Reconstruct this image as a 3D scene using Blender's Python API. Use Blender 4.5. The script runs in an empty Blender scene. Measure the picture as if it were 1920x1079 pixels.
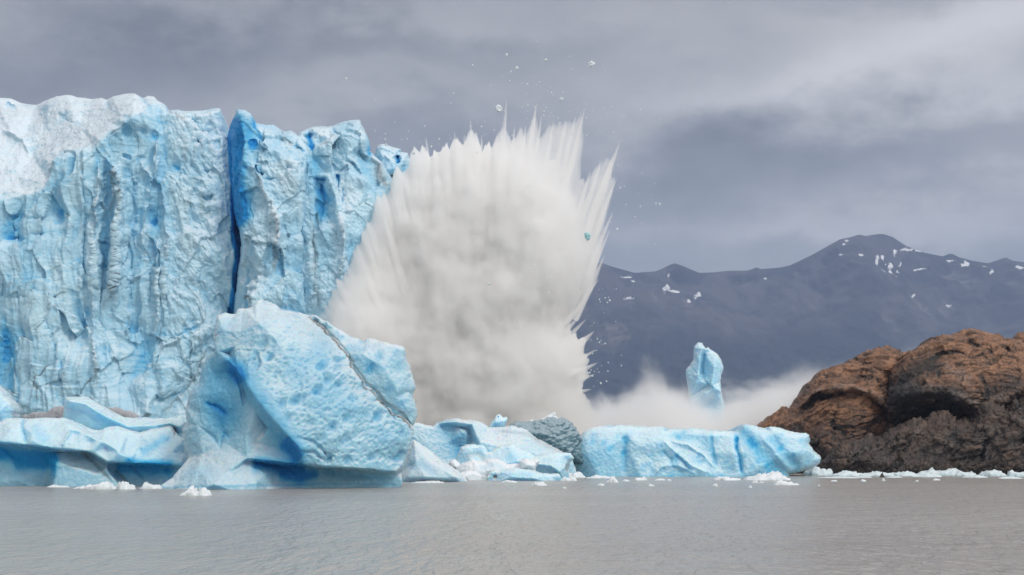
import bpy, math, random
import numpy as np
from mathutils import Vector
from mathutils.geometry import delaunay_2d_cdt

# ------------------------------------------------------------------ camera, sky, sun, exposure
F = 2637.0            # focal length in photo pixels (1920 wide)
HOR = 842.0           # horizon row in the photo
CAMZ = 5.0
sc = bpy.context.scene
cam_d = bpy.data.cameras.new("camera")
cam = bpy.data.objects.new("camera", cam_d)
sc.collection.objects.link(cam)
cam.location = (0, 0, CAMZ)
cam.rotation_euler = (math.radians(90), 0, 0)
cam_d.sensor_width = 36.0
cam_d.lens = 36.0 * F / 1920.0
cam_d.shift_y = (HOR - 539.5) / 1920.0
cam_d.clip_start = 1.0
cam_d.clip_end = 60000.0
sc.camera = cam

SUN_EL, SUN_AZ = 44.0, 138.0     # azimuth clockwise from +Y (view direction): high, behind the camera, from its right
sun_d = bpy.data.lights.new("sun", 'SUN')
sun_d.energy = 1.25
sun_d.angle = math.radians(12)
sun_d.color = (1.0, 0.95, 0.88)
sun = bpy.data.objects.new("sun", sun_d)
sc.collection.objects.link(sun)
_az, _el = math.radians(SUN_AZ), math.radians(SUN_EL)
sdir = Vector((math.sin(_az) * math.cos(_el), math.cos(_az) * math.cos(_el), math.sin(_el)))
sun.rotation_euler = (-sdir).to_track_quat('-Z', 'Y').to_euler()

sc.view_settings.view_transform = 'Standard'
sc.view_settings.look = 'None'
sc.view_settings.gamma = 1.0
sc.view_settings.exposure = 0.0
sc.cycles.use_denoising = True
sc.cycles.max_bounces = 14
sc.cycles.diffuse_bounces = 4
sc.cycles.glossy_bounces = 3
sc.cycles.transmission_bounces = 3
sc.cycles.transparent_max_bounces = 8
sc.cycles.volume_bounces = 14
sc.cycles.volume_step_rate = 1.0
sc.cycles.volume_max_steps = 256


class NT:
    """small helper to write node trees"""
    def __init__(s, tree):
        s.t = tree
        s.t.nodes.clear()

    def n(s, kind, ins=None, **props):
        nd = s.t.nodes.new(kind)
        for k, v in props.items():
            setattr(nd, k, v)
        for k, v in (ins or {}).items():
            s.set(nd.inputs[k], v)
        return nd

    def set(s, sock, v):
        if isinstance(v, bpy.types.Node):
            v = v.outputs[0]
        if isinstance(v, bpy.types.NodeSocket):
            s.t.links.new(v, sock)
        elif isinstance(v, (tuple, list)) and sock.type == 'RGBA' and len(v) == 3:
            sock.default_value = (*v, 1)
        else:
            sock.default_value = v

    def m(s, op, a, b=0.0, c=0.0, clamp=False):
        nd = s.t.nodes.new('ShaderNodeMath')
        nd.operation = op
        nd.use_clamp = clamp
        s.set(nd.inputs[0], a)
        s.set(nd.inputs[1], b)
        if len(nd.inputs) > 2:
            s.set(nd.inputs[2], c)
        return nd.outputs[0]

    def v(s, op, a, b=None, scale=None):
        nd = s.t.nodes.new('ShaderNodeVectorMath')
        nd.operation = op
        s.set(nd.inputs[0], a)
        if b is not None:
            s.set(nd.inputs[1], b)
        if scale is not None:
            s.set(nd.inputs['Scale'], scale)
        return nd.outputs['Value'] if op in ('LENGTH', 'DOT_PRODUCT', 'DISTANCE') else nd.outputs[0]

    def mix(s, f, a, b, blend='MIX'):
        nd = s.t.nodes.new('ShaderNodeMix')
        nd.data_type = 'RGBA'
        nd.blend_type = blend
        nd.clamp_factor = True
        s.set(nd.inputs[0], f)
        s.set(nd.inputs[6], a)
        s.set(nd.inputs[7], b)
        return nd.outputs[2]

    def ramp(s, f, lo, hi, a=0.0, b=1.0):
        nd = s.t.nodes.new('ShaderNodeMapRange')
        nd.interpolation_type = 'SMOOTHSTEP'
        s.set(nd.inputs[0], f)
        nd.inputs[1].default_value = lo
        nd.inputs[2].default_value = hi
        nd.inputs[3].default_value = a
        nd.inputs[4].default_value = b
        return nd.outputs[0]

    def noise(s, vec, scale, detail=4.0, rough=0.5, dist=0.0, ridged=False):
        nd = s.t.nodes.new('ShaderNodeTexNoise')
        nd.inputs['Scale'].default_value = scale
        nd.inputs['Detail'].default_value = detail
        nd.inputs['Roughness'].default_value = rough
        nd.inputs['Distortion'].default_value = dist
        if vec is not None:
            s.set(nd.inputs['Vector'], vec)
        return nd.outputs[0]


# --- world: thin Nishita sky behind a broken overcast whose cloud bands lie in world directions
world = bpy.data.worlds.new("World")
sc.world = world
world.use_nodes = True
w = NT(world.node_tree)
tc = w.n('ShaderNodeTexCoord')
sky = w.n('ShaderNodeTexSky', sky_type='NISHITA', sun_disc=False, sun_elevation=_el, sun_rotation=_az)
sky.air_density = 1.5
sky.dust_density = 3.0
d = w.v('NORMALIZE', tc.outputs['Generated'])
sep = w.n('ShaderNodeSeparateXYZ', {0: d})
dx, dy, dz = sep.outputs
az = w.m('ARCTAN2', dx, dy)                      # radians, 0 = view direction
elv = w.m('ARCSINE', dz)
warpn = w.noise(w.v('MULTIPLY', d, (1, 1, 1.8)), 4.2, 6, 0.6)
warp2 = w.noise(w.v('MULTIPLY', d, (1, 1, 2.0)), 11.0, 6, 0.6)
wv = w.m('MULTIPLY_ADD', w.m('SUBTRACT', warpn, 0.5), 0.20, elv)
wv = w.m('MULTIPLY_ADD', w.m('SUBTRACT', warp2, 0.5), 0.05, wv)
wa = w.m('MULTIPLY_ADD', w.m('SUBTRACT', warpn, 0.5), 0.25, az)


def dirof(px, py):
    x, z = (px - 960) / F, -(py - HOR) / F
    return math.atan2(x, 1), math.atan2(z, math.hypot(x, 1))


def cloud(px, py, rx, ry, rot, amp):
    """soft cloud mass centred on a compass direction: (rx, ry) are its half sizes in photo pixels"""
    a0, e0 = dirof(px, py)
    c, s_ = math.cos(math.radians(rot)), math.sin(math.radians(rot))
    a = w.m('SUBTRACT', wa, a0)
    e = w.m('SUBTRACT', wv, e0)
    u = w.m('ADD', w.m('MULTIPLY', a, c), w.m('MULTIPLY', e, s_))
    v = w.m('SUBTRACT', w.m('MULTIPLY', e, c), w.m('MULTIPLY', a, s_))
    u = w.m('DIVIDE', u, rx / F)
    v = w.m('DIVIDE', v, ry / F)
    r2 = w.m('ADD', w.m('MULTIPLY', u, u), w.m('MULTIPLY', v, v))
    return w.m('MULTIPLY', w.m('EXPONENT', w.m('MULTIPLY', r2, -1.0)), amp * 1.3)


CLOUDS = [  # px, py, rx, ry, rot, brightness step
    (60, 120, 460, 120, 0, -0.115), (330, 60, 300, 60, -4, -0.03), (560, 200, 420, 45, 8, 0.075), (700, 95, 520, 45, 4, -0.055), (420, 290, 500, 50, 4, -0.035),
    (1330, 160, 260, 55, 10, 0.12), (1760, 100, 330, 75, 12, 0.22), (1890, 190, 160, 60, 0, 0.17), (1560, 120, 160, 35, 20, 0.05),
    (1250, 320, 420, 70, 3, -0.07), (1560, 280, 380, 50, 0, -0.045), (1790, 385, 360, 45, 4, 0.17),
    (1250, 445, 380, 30, 2, 0.05), (1300, 20, 700, 45, 0, 0.05), (1850, 10, 300, 60, 0, 0.10), (850, 250, 200, 60, 0, -0.03),
    (900, 30, 220, 40, 20, 0.03), (1150, 120, 160, 40, 25, 0.03),
]
val = w.m('MULTIPLY_ADD', w.m('SUBTRACT', warp2, 0.5), 0.30, 0.375)
for cl in CLOUDS:
    val = w.m('ADD', val, cloud(*cl))
val = w.m('MAXIMUM', val, 0.16)
# the overcast is brighter overhead and behind the camera, where the sun stands behind thin cloud
up = w.ramp(elv, 0.45, 1.2, 0.0, 1.0)
bk = w.ramp(w.v('DOT_PRODUCT', d, tuple(sdir)), 0.0, 1.0, 0.0, 1.0)
extra = w.m('ADD', w.m('MULTIPLY', up, 0.30), w.m('MULTIPLY', bk, 0.60))
val = w.m('ADD', val, extra)
warm = w.ramp(val, 0.26, 0.50)
cloudcol = w.mix(warm, (0.99, 1.0, 1.035), (1.0, 0.985, 0.975))
cc = w.v('SCALE', cloudcol, scale=val)
skyc = w.v('SCALE', sky.outputs[0], scale=0.05)
mixed = w.mix(0.95, skyc, cc)
bg = w.n('ShaderNodeBackground', {'Color': mixed, 'Strength': 1.0})
w.n('ShaderNodeOutputWorld', {'Surface': bg})

# ------------------------------------------------------------------ numpy noise
_S = np.uint32


def _hash(ix, iy, iz, seed):
    h = (ix.astype(np.int64) * 374761393 + iy.astype(np.int64) * 668265263 + iz.astype(np.int64) * 1274126177 + seed * 974634777) & 0xFFFFFFFF
    h = ((h ^ (h >> 13)) * 1274126177) & 0xFFFFFFFF
    h = ((h ^ (h >> 16)) * 2246822519) & 0xFFFFFFFF
    return h ^ (h >> 15)


def perlin(P, seed=0):
    i = np.floor(P).astype(np.int64)
    f = P - i
    u = f * f * f * (f * (f * 6 - 15) + 10)
    out = np.zeros(len(P))
    for a in (0, 1):
        for b in (0, 1):
            for c in (0, 1):
                h = _hash(i[:, 0] + a, i[:, 1] + b, i[:, 2] + c, seed)
                gx = (h & 1023) / 511.5 - 1
                gy = ((h >> 10) & 1023) / 511.5 - 1
                gz = ((h >> 20) & 1023) / 511.5 - 1
                g = gx * (f[:, 0] - a) + gy * (f[:, 1] - b) + gz * (f[:, 2] - c)
                wgt = (u[:, 0] if a else 1 - u[:, 0]) * (u[:, 1] if b else 1 - u[:, 1]) * (u[:, 2] if c else 1 - u[:, 2])
                out += g * wgt
    return out * 1.3


def fbm(P, octv=4, seed=0, gain=0.5):
    out = np.zeros(len(P))
    a, fr = 1.0, 1.0
    for o in range(octv):
        out += a * perlin(P * fr + o * 17.3, seed + o)
        a *= gain
        fr *= 2.03
    return out


def ridged(P, octv=4, seed=0, gain=0.5):
    """0..1, sharp crests"""
    out = np.zeros(len(P))
    a, fr, tot = 1.0, 1.0, 0
    for o in range(octv):
        out += a * (1 - np.abs(perlin(P * fr + o * 9.1, seed + o)) * 1.6)
        tot += a
        a *= gain
        fr *= 2.1
    return out / tot


def worley(P, seed=0):
    """F1, F2, random vector of the nearest cell, offset from its point"""
    i = np.floor(P).astype(np.int64)
    n = len(P)
    f1 = np.full(n, 9.0)
    f2 = np.full(n, 9.0)
    rv = np.zeros((n, 3))
    off = np.zeros((n, 3))
    for a in (-1, 0, 1):
        for b in (-1, 0, 1):
            for c in (-1, 0, 1):
                cx, cy, cz = i[:, 0] + a, i[:, 1] + b, i[:, 2] + c
                h = _hash(cx, cy, cz, seed)
                r = np.stack([(h & 1023) / 1023, ((h >> 10) & 1023) / 1023, ((h >> 20) & 1023) / 1023], 1)
                dlt = P - (np.stack([cx, cy, cz], 1) + r)
                dd = np.sqrt((dlt ** 2).sum(1))
                nearer = dd < f1
                f2 = np.where(nearer, f1, np.minimum(f2, dd))
                f1 = np.where(nearer, dd, f1)
                h2 = _hash(cx, cy, cz, seed + 77)
                r2 = np.stack([(h2 & 1023) / 511.5 - 1, ((h2 >> 10) & 1023) / 511.5 - 1, ((h2 >> 20) & 1023) / 511.5 - 1], 1)
                rv[nearer] = r2[nearer]
                off[nearer] = dlt[nearer]
    return f1, f2, rv, off


def facets(P, size, seed=0, squash=(1, 1, 1)):
    """chunky broken planes: each cell is tilted its own way; metres"""
    Q = P / (np.array(squash) * size)
    f1, f2, rv, off = worley(Q, seed)
    return ((rv * off).sum(1) + rv[:, 0] * 0.35) * size, f2 - f1


def sm(x, a, b):
    t = np.clip((x - a) / (b - a), 0, 1)
    return t * t * (3 - 2 * t)


# ------------------------------------------------------------------ mesh helpers
COL = sc.collection
MESHES = {}


def link_mesh(name, verts, faces, mat, parent=None, cols=None, smooth=True, loc=None):
    me = bpy.data.meshes.new(name)
    if isinstance(faces, np.ndarray):
        nv, nf, k = len(verts), len(faces), faces.shape[1]
        me.vertices.add(nv)
        me.vertices.foreach_set('co', np.asarray(verts, dtype=np.float32).ravel())
        me.loops.add(nf * k)
        me.loops.foreach_set('vertex_index', faces.astype(np.int32).ravel())
        me.polygons.add(nf)
        me.polygons.foreach_set('loop_start', np.arange(nf, dtype=np.int32) * k)
        me.polygons.foreach_set('loop_total', np.full(nf, k, dtype=np.int32))
        me.update(calc_edges=True)
        me.validate()
    else:
        me.from_pydata([tuple(v) for v in verts], [], faces)
        me.update()
    if smooth:
        me.polygons.foreach_set('use_smooth', np.ones(len(me.polygons), dtype=bool))
    if cols is not None:
        at = me.attributes.new('mask', 'FLOAT_COLOR', 'POINT')
        c4 = np.ones((len(verts), 4), dtype=np.float32)
        c4[:, :3] = np.clip(cols, 0, 1)
        at.data.foreach_set('color', c4.ravel())
    me.materials.append(mat)
    o = bpy.data.objects.new(name, me)
    COL.objects.link(o)
    if parent is not None:
        o.parent = parent
        o.matrix_parent_inverse = parent.matrix_world.inverted()
    if loc is not None:
        o.location = loc
    return o


def tag(o, label, cat, group=None, kind=None):
    if label:
        o['label'] = label
    if cat:
        o['category'] = cat
    if group:
        o['group'] = group
    if kind:
        o['kind'] = kind
    return o


def empty(name, loc, label, cat, group=None):
    o = bpy.data.objects.new(name, None)
    o.empty_display_size = 2
    o.location = loc
    COL.objects.link(o)
    bpy.context.view_layer.update()
    return tag(o, label, cat, group)


def world_at(px, py, Y):
    return ((px - 960) / F * Y, Y, CAMZ - (py - HOR) / F * Y)


def seg_dist(X, Yv, pts):
    """distance from points to a polyline, and the nearest point"""
    best = np.full(X.shape, 1e9)
    nx, ny = np.zeros(X.shape), np.zeros(X.shape)
    tt = np.zeros(X.shape)
    n = len(pts) - 1
    for k in range(n):
        ax, ay = pts[k][:2]
        bx, by = pts[k + 1][:2]
        vx, vy = bx - ax, by - ay
        L = vx * vx + vy * vy + 1e-9
        t = np.clip(((X - ax) * vx + (Yv - ay) * vy) / L, 0, 1)
        qx, qy = ax + t * vx, ay + t * vy
        dd = np.hypot(X - qx, Yv - qy)
        m = dd < best
        best[m] = dd[m]
        nx[m] = qx[m]
        ny[m] = qy[m]
        tt[m] = (k + t[m]) / n
    return best, nx, ny, tt


def inside_poly(X, Yv, poly):
    ins = np.zeros(X.shape, bool)
    n = len(poly)
    for k in range(n):
        x1, y1 = poly[k][:2]
        x2, y2 = poly[(k + 1) % n][:2]
        if y1 == y2:
            continue
        c = ((y1 > Yv) != (y2 > Yv)) & (X < (x2 - x1) * (Yv - y1) / (y2 - y1) + x1)
        ins ^= c
    return ins


def raster_depth(GX, GY, pts, cons, x0, y0, res):
    P2 = [Vector((p[0], p[1])) for p in pts]
    vs, es, fs, ov, oe, of = delaunay_2d_cdt(P2, cons, [], 0, 1e-4)
    dv = []
    arr = np.array([(p[0], p[1]) for p in pts])
    for i, v in enumerate(vs):
        if ov[i]:
            dv.append(pts[ov[i][0]][2])
        else:
            k = np.argmin((arr[:, 0] - v.x) ** 2 + (arr[:, 1] - v.y) ** 2)
            dv.append(pts[k][2])
    D = np.full(GX.shape, np.nan)
    H, W = GX.shape
    for f in fs:
        a, b, c = f[:3]
        A, B, Cc = vs[a], vs[b], vs[c]
        mnx, mxx = min(A.x, B.x, Cc.x), max(A.x, B.x, Cc.x)
        mny, mxy = min(A.y, B.y, Cc.y), max(A.y, B.y, Cc.y)
        i0, i1 = max(0, int((mnx - x0) / res)), min(W, int((mxx - x0) / res) + 2)
        j0, j1 = max(0, int((mny - y0) / res)), min(H, int((mxy - y0) / res) + 2)
        if i0 >= i1 or j0 >= j1:
            continue
        X, Yv = GX[j0:j1, i0:i1], GY[j0:j1, i0:i1]
        den = (B.y - Cc.y) * (A.x - Cc.x) + (Cc.x - B.x) * (A.y - Cc.y)
        if abs(den) < 1e-9:
            continue
        l1 = ((B.y - Cc.y) * (X - Cc.x) + (Cc.x - B.x) * (Yv - Cc.y)) / den
        l2 = ((Cc.y - A.y) * (X - Cc.x) + (A.x - Cc.x) * (Yv - Cc.y)) / den
        l3 = 1 - l1 - l2
        m = (l1 >= -1e-4) & (l2 >= -1e-4) & (l3 >= -1e-4)
        val = l1 * dv[a] + l2 * dv[b] + l3 * dv[c]
        sub = D[j0:j1, i0:i1]
        sub[m] = val[m]
    return D


def relief(name, outline, Y0, ctrl=(), cons=(), res=1.6, T=3.0, R=40.0, back=10.0, strokes=(), blobs=(),
           disp=None, jit=None, smooth=2, bot=1e9, warp=2.5, mat=None, parent=None, seed=1, mirror=False,
           base=(0.0, 0.0, 0.0), post=None, shrink=(0.97, 0.8), lean=None):
    """A solid body with its front modelled in relief. outline / ctrl are in photo pixels, depths d in metres towards the
    camera from the distance Y0; the back is closed 'back' metres behind."""
    outl = [(p[0], p[1], p[2] if len(p) > 2 else 0.0) for p in outline]
    xs = [p[0] for p in outl]
    ys = [p[1] for p in outl]
    x0, x1, y0, y1 = min(xs) - res, max(xs) + res, min(ys) - res, max(ys) + res
    gx = np.arange(x0, x1 + res, res)
    gy = np.arange(y0, y1 + res, res)
    GX, GY = np.meshgrid(gx, gy)
    H, W = GX.shape
    pts = list(outl)
    n = len(outl)
    edges = [(i, (i + 1) % n) for i in range(n)]
    for c in ctrl:
        pts.append(c)
    for line in cons:                       # crease polylines with their own depths
        k0 = len(pts)
        pts.extend(line)
        edges += [(k0 + i, k0 + i + 1) for i in range(len(line) - 1)]
    D = raster_depth(GX, GY, pts, edges, x0, y0, res)
    ins = inside_poly(GX, GY, outl)
    D = np.where(np.isnan(D), 0, D)
    for _ in range(smooth):
        Dp = np.pad(D, 1, mode='edge')
        Ip = np.pad(ins.astype(float), 1)
        num = np.zeros_like(D)
        den = np.zeros_like(D)
        for a, b, wg in ((0, 1, 1), (2, 1, 1), (1, 0, 1), (1, 2, 1), (1, 1, 2)):
            wI = Ip[a:a + H, b:b + W] * wg
            num += Dp[a:a + H, b:b + W] * wI
            den += wI
        D = np.where(den > 0, num / np.maximum(den, 1), D)
    cell = ins[:-1, :-1] & ins[1:, :-1] & ins[:-1, 1:] & ins[1:, 1:]
    used = np.zeros_like(ins)
    cnt = np.zeros(ins.shape, int)
    for a in (0, 1):
        for b in (0, 1):
            used[a:H - 1 + a, b:W - 1 + b] |= cell
            cnt[a:H - 1 + a, b:W - 1 + b] += cell
    idx = -np.ones(ins.shape, int)
    idx[used] = np.arange(used.sum())
    PX, PY, DD = GX[used].copy(), GY[used].copy(), D[used].copy()
    nv = len(PX)
    bnd = cnt[used] < 4
    loop = outl + [outl[0]]
    dist, qx, qy, _ = seg_dist(PX, PY, loop)
    snap = bnd & (dist < 2.2 * res)
    PX[snap] = qx[snap]
    PY[snap] = qy[snap]
    # rounding towards the visible edges (not towards the part under water)
    run, cur = [], []
    for p in loop:
        if p[1] < bot:
            cur.append(p)
        else:
            if len(cur) > 1:
                run.append(cur)
            cur = []
    if len(cur) > 1:
        run.append(cur)
    dist = np.full(nv, 1e9)
    for r_ in run:
        dist = np.minimum(dist, seg_dist(PX, PY, r_)[0])
    q = np.clip(dist / R, 0, 1)
    DD += T * (np.sqrt(np.maximum(0, 1 - (1 - q) ** 2)) - (0 if mirror else 1)) + (0.6 if mirror else 0)
    cols = np.tile(np.array(base, float), (nv, 1))
    # warped lookup for strokes and blobs
    Q = np.stack([PX / 22, PY / 22, np.full(nv, seed * 3.7)], 1)
    WX = PX + warp * fbm(Q, 3, seed)
    WY = PY + warp * fbm(Q + 31.7, 3, seed + 5)
    for s_ in strokes:
        r, _, _, t = seg_dist(WX, WY, s_['p'])
        wd = s_.get('w', 4.0)
        if s_.get('k', 'v') == 'g':
            g = np.exp(-(r / wd) ** 2)
        else:
            g = np.exp(-r / wd)
        if s_.get('taper', True):
            g = g * np.clip(np.minimum(t, 1 - t) * 6 + 0.15, 0, 1)
        DD += s_.get('a', 0.0) * g * s_.get('m', 1.0)
        for k_, key in enumerate(('b', 'd', 'w_')):
            if key in s_:
                cols[:, k_] += s_[key] * np.exp(-(r / (wd * s_.get('cw', 1.0))) ** 2) * (np.clip(np.minimum(t, 1 - t) * 8 + 0.2, 0, 1) if s_.get('taper', True) else 1)
    for b_ in blobs:                        # (x, y, rx, ry, amp, blue, dirt, white)
        g = np.exp(-(((WX - b_[0]) / b_[2]) ** 2 + ((WY - b_[1]) / b_[3]) ** 2) ** 1.5)
        DD += b_[4] * g
        for k_ in range(3):
            if len(b_) > 5 + k_:
                cols[:, k_] += b_[5 + k_] * g
    if jit is not None:
        jx, jy = jit(PX, PY)
        PX = PX + jx
        PY = PY + jy
    S_ = lean(PX, PY) if lean else 0.0        # the whole body bows towards the camera here
    YY = Y0 - S_ - DD
    V = np.stack([(PX - 960) / F * YY, YY, CAMZ - (PY - HOR) / F * YY], 1)
    jj, ii = np.nonzero(cell)
    faces = np.stack([idx[jj, ii], idx[jj + 1, ii], idx[jj + 1, ii + 1], idx[jj, ii + 1]], 1)
    if disp is not None:
        a, b, c, e = V[faces[:, 0]], V[faces[:, 1]], V[faces[:, 2]], V[faces[:, 3]]
        fn = np.cross(c - a, e - b)
        N = np.zeros_like(V)
        for k_ in range(4):
            for ax in range(3):
                N[:, ax] += np.bincount(faces[:, k_], fn[:, ax], nv)
        N /= np.maximum(np.linalg.norm(N, axis=1), 1e-9)[:, None]
        amt = disp(V, PX, PY, dist, cols, N)
        V = V + (N * amt[:, None] if amt.ndim == 1 else amt)
    if mirror:
        V[:, 1] = np.minimum(V[:, 1], Y0 - S_ - 0.3)
    if post is not None:
        post(V, PX, PY, cols)
    # boundary edges, in order of the faces that own them
    e_all = np.concatenate([faces[:, [0, 1]], faces[:, [1, 2]], faces[:, [2, 3]], faces[:, [3, 0]]])
    key = np.minimum(e_all[:, 0], e_all[:, 1]) * (nv + 1) + np.maximum(e_all[:, 0], e_all[:, 1])
    _, first, counts = np.unique(key, return_index=True, return_counts=True)
    be = e_all[first[counts == 1]]
    bv = np.unique(be)
    remap = -np.ones(nv, int)
    remap[bv] = np.arange(len(bv))
    Vs, Fs, Cs = [V], [faces], [cols]
    if mirror:                              # a full back like the front
        Vb = V.copy()
        Ymid = Y0 - S_
        Vb[:, 1] = Ymid + np.maximum(Ymid - V[:, 1], 0.3) * back
        Vb[:, 0] = V[:, 0] / V[:, 1] * Vb[:, 1]
        Vb[:, 2] = CAMZ + (V[:, 2] - CAMZ) / V[:, 1] * Vb[:, 1]
        Vs.append(Vb)
        Fs.append(faces[:, ::-1] + nv)
        Fs.append(np.stack([be[:, 1], be[:, 0], be[:, 0] + nv, be[:, 1] + nv], 1))
        Cs.append(cols)
    else:
        cx, cz = V[bv, 0].mean(), V[bv, 2].mean()
        off = nv
        prev = None
        rings = [(0.45, shrink[0]), (1.0, shrink[1])]
        ids0 = bv
        for fr, sh in rings:
            ring = V[bv].copy()
            ring[:, 0] = cx + (ring[:, 0] - cx) * sh
            ring[:, 2] = np.minimum(cz + (ring[:, 2] - cz) * (sh if fr == 1.0 else 1 - (1 - sh)), ring[:, 2])
            ring[:, 1] = np.maximum(Y0 + back * fr + 0.15 * (ring[:, 1] - Y0), ring[:, 1] + 0.35 * back * fr)
            Vs.append(ring)
            Cs.append(cols[bv])
            nid = off + np.arange(len(bv))
            A = be[:, 1] if prev is None else prev[remap[be[:, 1]]]
            B = be[:, 0] if prev is None else prev[remap[be[:, 0]]]
            Fs.append(np.stack([A, B, nid[remap[be[:, 0]]], nid[remap[be[:, 1]]]], 1))
            prev = nid
            prevY = ring[:, 1].mean()
            off += len(bv)
        Vs.append(np.array([[cx, prevY, cz]]))
        Cs.append(cols[:1])
        Fs.append(np.stack([prev[remap[be[:, 1]]], prev[remap[be[:, 0]]], np.full(len(be), off), np.full(len(be), off)], 1))
    V = np.concatenate(Vs)
    Fc = np.concatenate(Fs)
    C = np.concatenate(Cs)
    origin = np.array([V[:, 0].mean(), Y0, 0.0]) if parent is None else None
    if parent is None:
        o = link_mesh(name, V - origin, fix(Fc), mat, None, C, loc=tuple(origin))
    else:
        o = link_mesh(name, V, fix(Fc), mat, parent, C)
    return o


def fix(Fc):
    """quads; degenerate fan quads (last index twice) become triangles in a list"""
    deg = Fc[:, 2] == Fc[:, 3]
    if not deg.any():
        return Fc
    out = [tuple(r) for r in Fc[~deg].tolist()] + [tuple(r[:3]) for r in Fc[deg].tolist()]
    return out


# ------------------------------------------------------------------ materials
def new_mat(name):
    m = bpy.data.materials.new(name)
    m.use_nodes = True
    return m, NT(m.node_tree)


def ice_material(name, pale=(0.62, 0.80, 0.90), mid=(0.36, 0.62, 0.84), deep=(0.02, 0.24, 0.60), snow=(0.86, 0.89, 0.93),
                 dirt=(0.16, 0.13, 0.11), sc1=0.25, fine=3.0, bump=0.25, snowy=0.5, rough=0.35, patch=0.6, streak=(1, 1, 0.5), sss=0.0):
    m, t = new_mat(name)
    geo = t.n('ShaderNodeNewGeometry')
    at = t.n('ShaderNodeAttribute', attribute_name='mask')
    s3 = t.n('ShaderNodeSeparateColor', {0: at.outputs['Color']})
    blue, dr, wh = s3.outputs
    pos = geo.outputs['Position']
    ps = t.v('MULTIPLY', pos, streak)
    n1 = t.noise(ps, sc1, 5, 0.6)
    n2 = t.noise(ps, sc1 * 5, 5, 0.65)
    n3 = t.noise(pos, fine, 4, 0.6)
    f = t.m('ADD', t.m('MULTIPLY', t.m('SUBTRACT', n1, 0.5), 1.8 * patch), t.m('MULTIPLY', t.m('SUBTRACT', n2, 0.5), 1.3 * patch))
    f = t.m('ADD', f, 0.42)
    c = t.mix(f, pale, mid)
    c = t.mix(t.m('MULTIPLY', t.ramp(n3, 0.50, 0.34), 0.28), c, tuple(k * 0.8 for k in mid))
    c = t.mix(t.m('MULTIPLY', t.ramp(n3, 0.54, 0.68), 0.22), c, snow)
    bl = t.m('MULTIPLY', blue, t.m('MULTIPLY_ADD', n2, 0.8, 0.6), clamp=True)
    nz = t.n('ShaderNodeSeparateXYZ', {0: geo.outputs['Normal']}).outputs[2]
    upf = t.m('MULTIPLY', t.ramp(nz, 0.1, 0.75), snowy)
    sn = t.m('ADD', t.m('MULTIPLY', upf, t.m('SUBTRACT', 1.0, bl, clamp=True)), wh, clamp=True)
    sn = t.m('MULTIPLY', sn, t.ramp(n2, 0.2, 0.5, 0.6, 1.0))
    c = t.mix(sn, c, snow)
    midb = tuple(0.5 * a + 0.5 * b for a, b in zip(mid, deep))
    c = t.mix(t.m('MULTIPLY', bl, 1.6, clamp=True), c, (midb[0] * 0.9, midb[1] * 1.15, min(1, midb[2] * 1.06)))
    c = t.mix(t.ramp(bl, 0.45, 1.0), c, deep)
    dd = t.m('MULTIPLY', dr, t.m('MULTIPLY_ADD', n3, 1.0, 0.6), clamp=True)
    c = t.mix(dd, c, dirt)
    b = t.noise(pos, fine * 1.5, 6, 0.7)
    b2 = t.n('ShaderNodeTexVoronoi', {'Vector': pos, 'Scale': fine * 0.8})
    hgt = t.m('ADD', b, t.m('MULTIPLY', b2.outputs['Distance'], 0.35))
    bm = t.n('ShaderNodeBump', {'Strength': bump, 'Distance': 0.3, 'Height': hgt})
    kw = {'Base Color': c, 'Roughness': t.ramp(n2, 0.35, 0.65, rough * 0.55, rough * 1.5), 'IOR': 1.31, 'Normal': bm, 'Specular IOR Level': 0.4}
    if sss:
        kw.update({'Subsurface Weight': sss, 'Subsurface Radius': (0.3, 1.0, 1.6), 'Subsurface Scale': 0.8})
    p = t.n('ShaderNodeBsdfPrincipled', kw)
    t.n('ShaderNodeOutputMaterial', {'Surface': p})
    return m


M_GLAC = ice_material('glacier_ice', pale=(0.56, 0.79, 0.89), mid=(0.27, 0.58, 0.78), deep=(0.015, 0.27, 0.66), snow=(0.72, 0.82, 0.90), sc1=0.06, fine=1.6, bump=0.55, snowy=0.6, streak=(1, 1, 0.4))
M_BERG = ice_material('iceberg_ice', pale=(0.47, 0.73, 0.84), mid=(0.24, 0.56, 0.76), snow=(0.72, 0.82, 0.88), sc1=0.12, fine=2.8, bump=0.6, snowy=0.7, rough=0.3, sss=0.5)
M_SMOOTH = ice_material('worn_iceberg_ice', pale=(0.46, 0.73, 0.86), mid=(0.26, 0.58, 0.80), snow=(0.68, 0.83, 0.89), deep=(0.012, 0.33, 0.70), sc1=0.1, fine=2.0, bump=0.28, snowy=0.75, rough=0.25, sss=0.6)
M_DARK = ice_material('dark_clear_ice', pale=(0.16, 0.27, 0.32), mid=(0.05, 0.13, 0.17), deep=(0.01, 0.06, 0.09), sc1=0.5, fine=2.0, bump=0.3, snowy=0.5, rough=0.08, snow=(0.5, 0.6, 0.66))
M_FLOE = ice_material('brash_ice', pale=(0.84, 0.88, 0.90), mid=(0.62, 0.78, 0.84), sc1=0.8, fine=3.0, bump=0.4, snowy=0.7, patch=0.5)
M_RUBBLE = ice_material('rubble_ice', pale=(0.62, 0.76, 0.81), mid=(0.42, 0.62, 0.70), snow=(0.82, 0.86, 0.88), sc1=0.5, fine=3.0, bump=0.4, snowy=0.6, patch=0.8)
M_DIRTY = ice_material('gravel_covered_ice', pale=(0.40, 0.40, 0.43), mid=(0.27, 0.27, 0.30), sc1=0.6, fine=5.0, bump=0.9, snowy=0.0, dirt=(0.10, 0.08, 0.08))


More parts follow.
